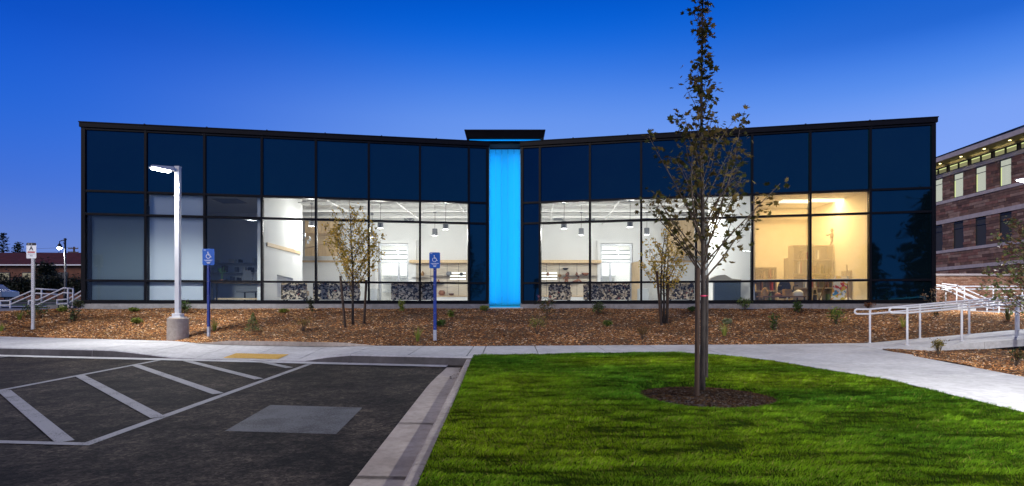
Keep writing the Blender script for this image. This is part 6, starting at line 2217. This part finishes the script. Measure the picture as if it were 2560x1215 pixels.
def blob_tree(name, label, cat, x, y, h_, w_, kind, pal, n, group=None, seed=0, trunk=0.3):
    r2 = random.Random(seed * 31 + int(x * 10))
    rgn = np.random.default_rng(seed + 100)
    z = gz(x, y)
    t_ = thing(name, label, cat, (x, y, z), group)
    pts = np.zeros((n, 3))
    if kind == 'conifer':
        MB().tube([(x, y, z - 0.2), (x, y, z + h_ * 0.97)], [w_ * 0.05, 0.02], 7).build('trunk', BARK_D, t_, True)
        nb = 46
        br = []
        for k in range(nb):
            f = (k + 0.5) / nb
            az = k * 2.4 + r2.uniform(-.3, .3)
            l_ = w_ / 2 * (1 - f) ** 0.75 * r2.uniform(0.65, 1.15) + 0.15
            br.append((f, az, l_))
        mb = MB()
        for f, az, l_ in br:
            a = Vector((x, y, z + h_ * (0.10 + 0.88 * f)))
            e_ = a + Vector((math.cos(az) * l_, math.sin(az) * l_, -0.12 * l_ + 0.25 * l_ * f))
            mb.tube([a, e_], [0.03, 0.008], 4, False)
        mb.build('limb', BARK_D, t_)
        for k in range(n):
            f, az, l_ = br[r2.randrange(nb)]
            s = r2.random() ** 0.7
            jit = 0.05 * w_
            pts[k] = (x + math.cos(az) * l_ * s + r2.gauss(0, jit), y + math.sin(az) * l_ * s + r2.gauss(0, jit), z + h_ * (0.10 + 0.88 * f) + (-0.12 + 0.25 * f) * l_ * s + r2.gauss(0, jit * 0.55))
        sc = rgn.uniform(0.6, 1.2, n) * w_ * 0.085
    else:
        cl = []
        mb = MB()
        for k in range(9):
            az = k * 2.4; o_ = r2.uniform(0.1, 0.7) * w_ / 2
            c = Vector((x + math.cos(az) * o_, y + math.sin(az) * o_, z + h_ * r2.uniform(0.45, 0.85)))
            cl.append((c, w_ * r2.uniform(0.16, 0.26)))
            mb.tube([(x, y, z - 0.1), (x, y, z + h_ * 0.25), c], [0.1 * w_ * 0.3, 0.08 * w_ * 0.3, 0.02], 5, False)
        mb.build('trunk', BARK_D, t_)
        for k in range(n):
            c, rr = cl[r2.randrange(9)]
            pts[k] = (c.x + r2.gauss(0, rr * .6), c.y + r2.gauss(0, rr * .6), max(z + 0.05, c.z + r2.gauss(0, rr * .6)))
        sc = rgn.uniform(0.6, 1.3, n) * w_ * 0.085
    scatter('crown', OVAL_V, OVAL_F, pts, rot_random(n, rgn, 1.3), sc, NEEDLE, t_, tints(n, pal))
    return t_


CON = [(0.018, 0.032, 0.016), (0.028, 0.042, 0.018), (0.014, 0.024, 0.014)]
DKB = [(0.02, 0.03, 0.014), (0.03, 0.04, 0.018), (0.028, 0.024, 0.014)]
for px, y, hp, wp, lab in ((8, 88, 165, 62, 'tall dark conifer behind the red roof, cut by the picture edge'), (45, 92, 140, 66, 'shorter broad dark conifer behind the red roof')):
    blob_tree('conifer', lab, 'tree', far(px, y), y, hp / F * y, wp / F * y, 'conifer', CON, 1500, 'conifers behind the red roof', px)
for px, y, hp, wp, lab in ((112, 66, 96, 62, 'dark round tree against the red roof beside the permit sign'), (152, 84, 132, 34, 'small dark tree above the roof ridge near the far lamp'),
                           (20, 60, 62, 70, 'dark bush before the house at the picture edge'), (62, 58, 68, 66, 'dark bush before the lit house windows'), (100, 57, 60, 60, 'dark bush left of the far lamp post'), (140, 58, 66, 56, 'dark bush just behind the far lamp post'), (182, 57, 62, 56, 'dark bush between the far lamp and the glass corner'), (225, 60, 60, 60, 'dark bush reaching behind the glass corner')):
    blob_tree('dark_bush' if y < 65 else 'dark_tree', lab, 'bush' if y < 65 else 'tree', far(px, y), y, hp / F * y, wp / F * y, 'round', DKB, 2600, None, px)

# far street lamp with a bracket arm
y = 50.0
x = far(163, y); z = gz(x, y)
t_ = thing('street_lamp', 'black street lamp with a bracket arm and a lit bell head by the far road', 'street lamp', (x, y, z))
zt = EYE + (HZ - 600) / F * y
MB().tube([(x, y, z), (x, y, z + 0.8), (x, y, z + 0.85), (x, y, zt)], [0.14, 0.13, 0.09, 0.07], 10).build('pole', BLACK, t_, True)
MB().lathe([(0.11, 0), (0.11, 0.12), (0.03, 0.16)], (x, y, zt), 10).build('finial', BLACK, t_)
xl = far(149, y)
MB().tube([(x, y, zt - 0.1), ((x + xl) / 2, y, zt - 0.02), (xl, y, zt - 0.12), (xl, y, zt - 0.3)], 0.035, 8).build('arm', BLACK, t_, True)
MB().tube([(x, y, zt - 0.5), ((x * 2 + xl) / 3, y, zt - 0.2)], 0.025, 6).build('brace', BLACK, t_)
MB().lathe([(0.05, 0.0), (0.14, -0.12), (0.20, -0.36), (0.19, -0.36), (0.05, -0.1)], (xl, y, zt - 0.28), 12).build('lamp_head', BLACK, t_, True)
MB().lathe([(0.17, 0.05), (0.15, -0.06), (0.06, -0.13), (0.001, -0.14)], (xl, y, zt - 0.66), 12).build('lens', LENS, t_, True)
spot('far_lamp_light', (xl, y, zt - 0.95), (0, 0, -1), 500, 165, (0.95, 0.96, 1.0), 0.15, 0.4, t_)
# utility pole and its lines
y = 95.0
x = far(185, y); z = gz(x, y)
WOODP = M('pole_wood', (0.10, 0.06, 0.04), rough=0.9)
t_ = thing('utility_pole', 'brown wooden utility pole with two crossarms beyond the far lamp', 'utility pole', (x, y, z))
zt = EYE + (HZ - 617) / F * y
MB().tube([(x, y, z), (x, y, zt)], [0.2, 0.13], 8).build('pole', WOODP, t_, True)
for zz, w in ((zt - 0.3, 0.8), (zt - 0.9, 0.85)):
    MB().box(x - w, x + w, y - 0.19, y - 0.14, zz - 0.07, zz + 0.07).build('crossarm', WOODP, t_)
    for k in (-0.9, -0.4, 0.4, 0.9): MB().lathe([(0.05, 0), (0.07, 0.08), (0.03, 0.18)], (x + k * w, y - 0.165, zz + 0.07), 6).build('insulator', PALE, t_)
for k, zz in ((0, zt - 0.1), (1, zt - 0.75)):
    tag(MB().tube([(x - 34, y + 4, zz + 0.4), (x - 17, y + 2, zz - 0.35), (x, y - 0.165, zz)], 0.02, 4).build('power_line', BLACK, None), ('upper' if k == 0 else 'lower') + ' black power line running to the utility pole', 'cable')
# parked car, seen over the far verge
y = 46.5
x = far(-42, y); z = gz(x, y) + 0.02
t_ = thing('parked_car', 'pale silver car parked on the far road at the picture edge', 'car', (x, y, z))
CARP = M('car_silver', (0.22, 0.23, 0.24), rough=0.25, metal=0.4, coat=0.5)
prof = [(-2.2, 0.35), (-2.2, 0.75), (-1.5, 0.92), (-0.8, 0.98), (1.5, 1.0), (2.15, 0.9), (2.2, 0.4)]
MB().extr([(x + a, y - 0.85, z + b_) for a, b_ in prof], (0, 1.7, 0)).build('body', CARP, t_, False, 0.06)
cabp = [(-0.95, 0.96), (-0.35, 1.42), (0.95, 1.44), (1.6, 0.99)]
MB().extr([(x + a, y - 0.72, z + b_) for a, b_ in cabp], (0, 1.44, 0)).build('cabin', CARP, t_, False, 0.05)
for a0, a1 in (((-0.72, 1.02), (-0.3, 1.36)), ((0.35, 1.02), (0.40, 1.37))):
    MB().extr([(x + a0[0], y - 0.745, z + 1.02), (x + a0[0] + 0.95, y - 0.745, z + 1.02), (x + a0[0] + 0.85, y - 0.745, z + 1.36), (x + a1[0], y - 0.745, z + 1.36)], (0, 0.02, 0)).build('side_window', SPANDREL, t_)
for a in (-1.35, 1.35):
    for s in (-0.88, 0.70):
        w = MB().tube([(x + a, y + s, z + 0.33), (x + a, y + s + 0.18, z + 0.33)], 0.33, 18).build('wheel', BLACK, t_)
        MB().tube([(x + a, y + s - 0.01, z + 0.33), (x + a, y + s + 0.02, z + 0.33)], 0.2, 12).build('rim', GALV, w)
# strip of orange flowers on the verge
n = 900
fx = np.stack([RNG.uniform(-44, -32, n), RNG.uniform(36.0, 38.2, n), np.zeros(n)], 1)
fx[:, 2] = np.array([base(a, b_) for a, b_ in fx[:, :2]]) + RNG.uniform(0.05, 0.35, n)
tag(scatter('flower_bed', OVAL_V, OVAL_F, fx, rot_random(n, RNG, 1.2), RNG.uniform(0.08, 0.2, n), LEAF, None, tints(n, [(0.35, 0.10, 0.02), (0.05, 0.09, 0.02), (0.30, 0.14, 0.03), (0.06, 0.08, 0.02)])), kind='stuff')

# ================================================================== BEHIND THE CAMERA: pines that the glass mirrors
for x, y, h_, w_, lab in ((19.3, -10.8, 10.8, 5.6, 'tall dense pine mirrored in the last glass bay'), (15.5, -9.8, 6.8, 3.4, 'shorter pine mirrored in the glass beside the studio'), (23.5, -11.5, 12.5, 6.0, 'far tall pine mirrored at the very end of the glass')):
    blob_tree('pine', lab, 'tree', x, y, h_, w_, 'conifer', CON, 5200, 'pines across the lawn', int(x))
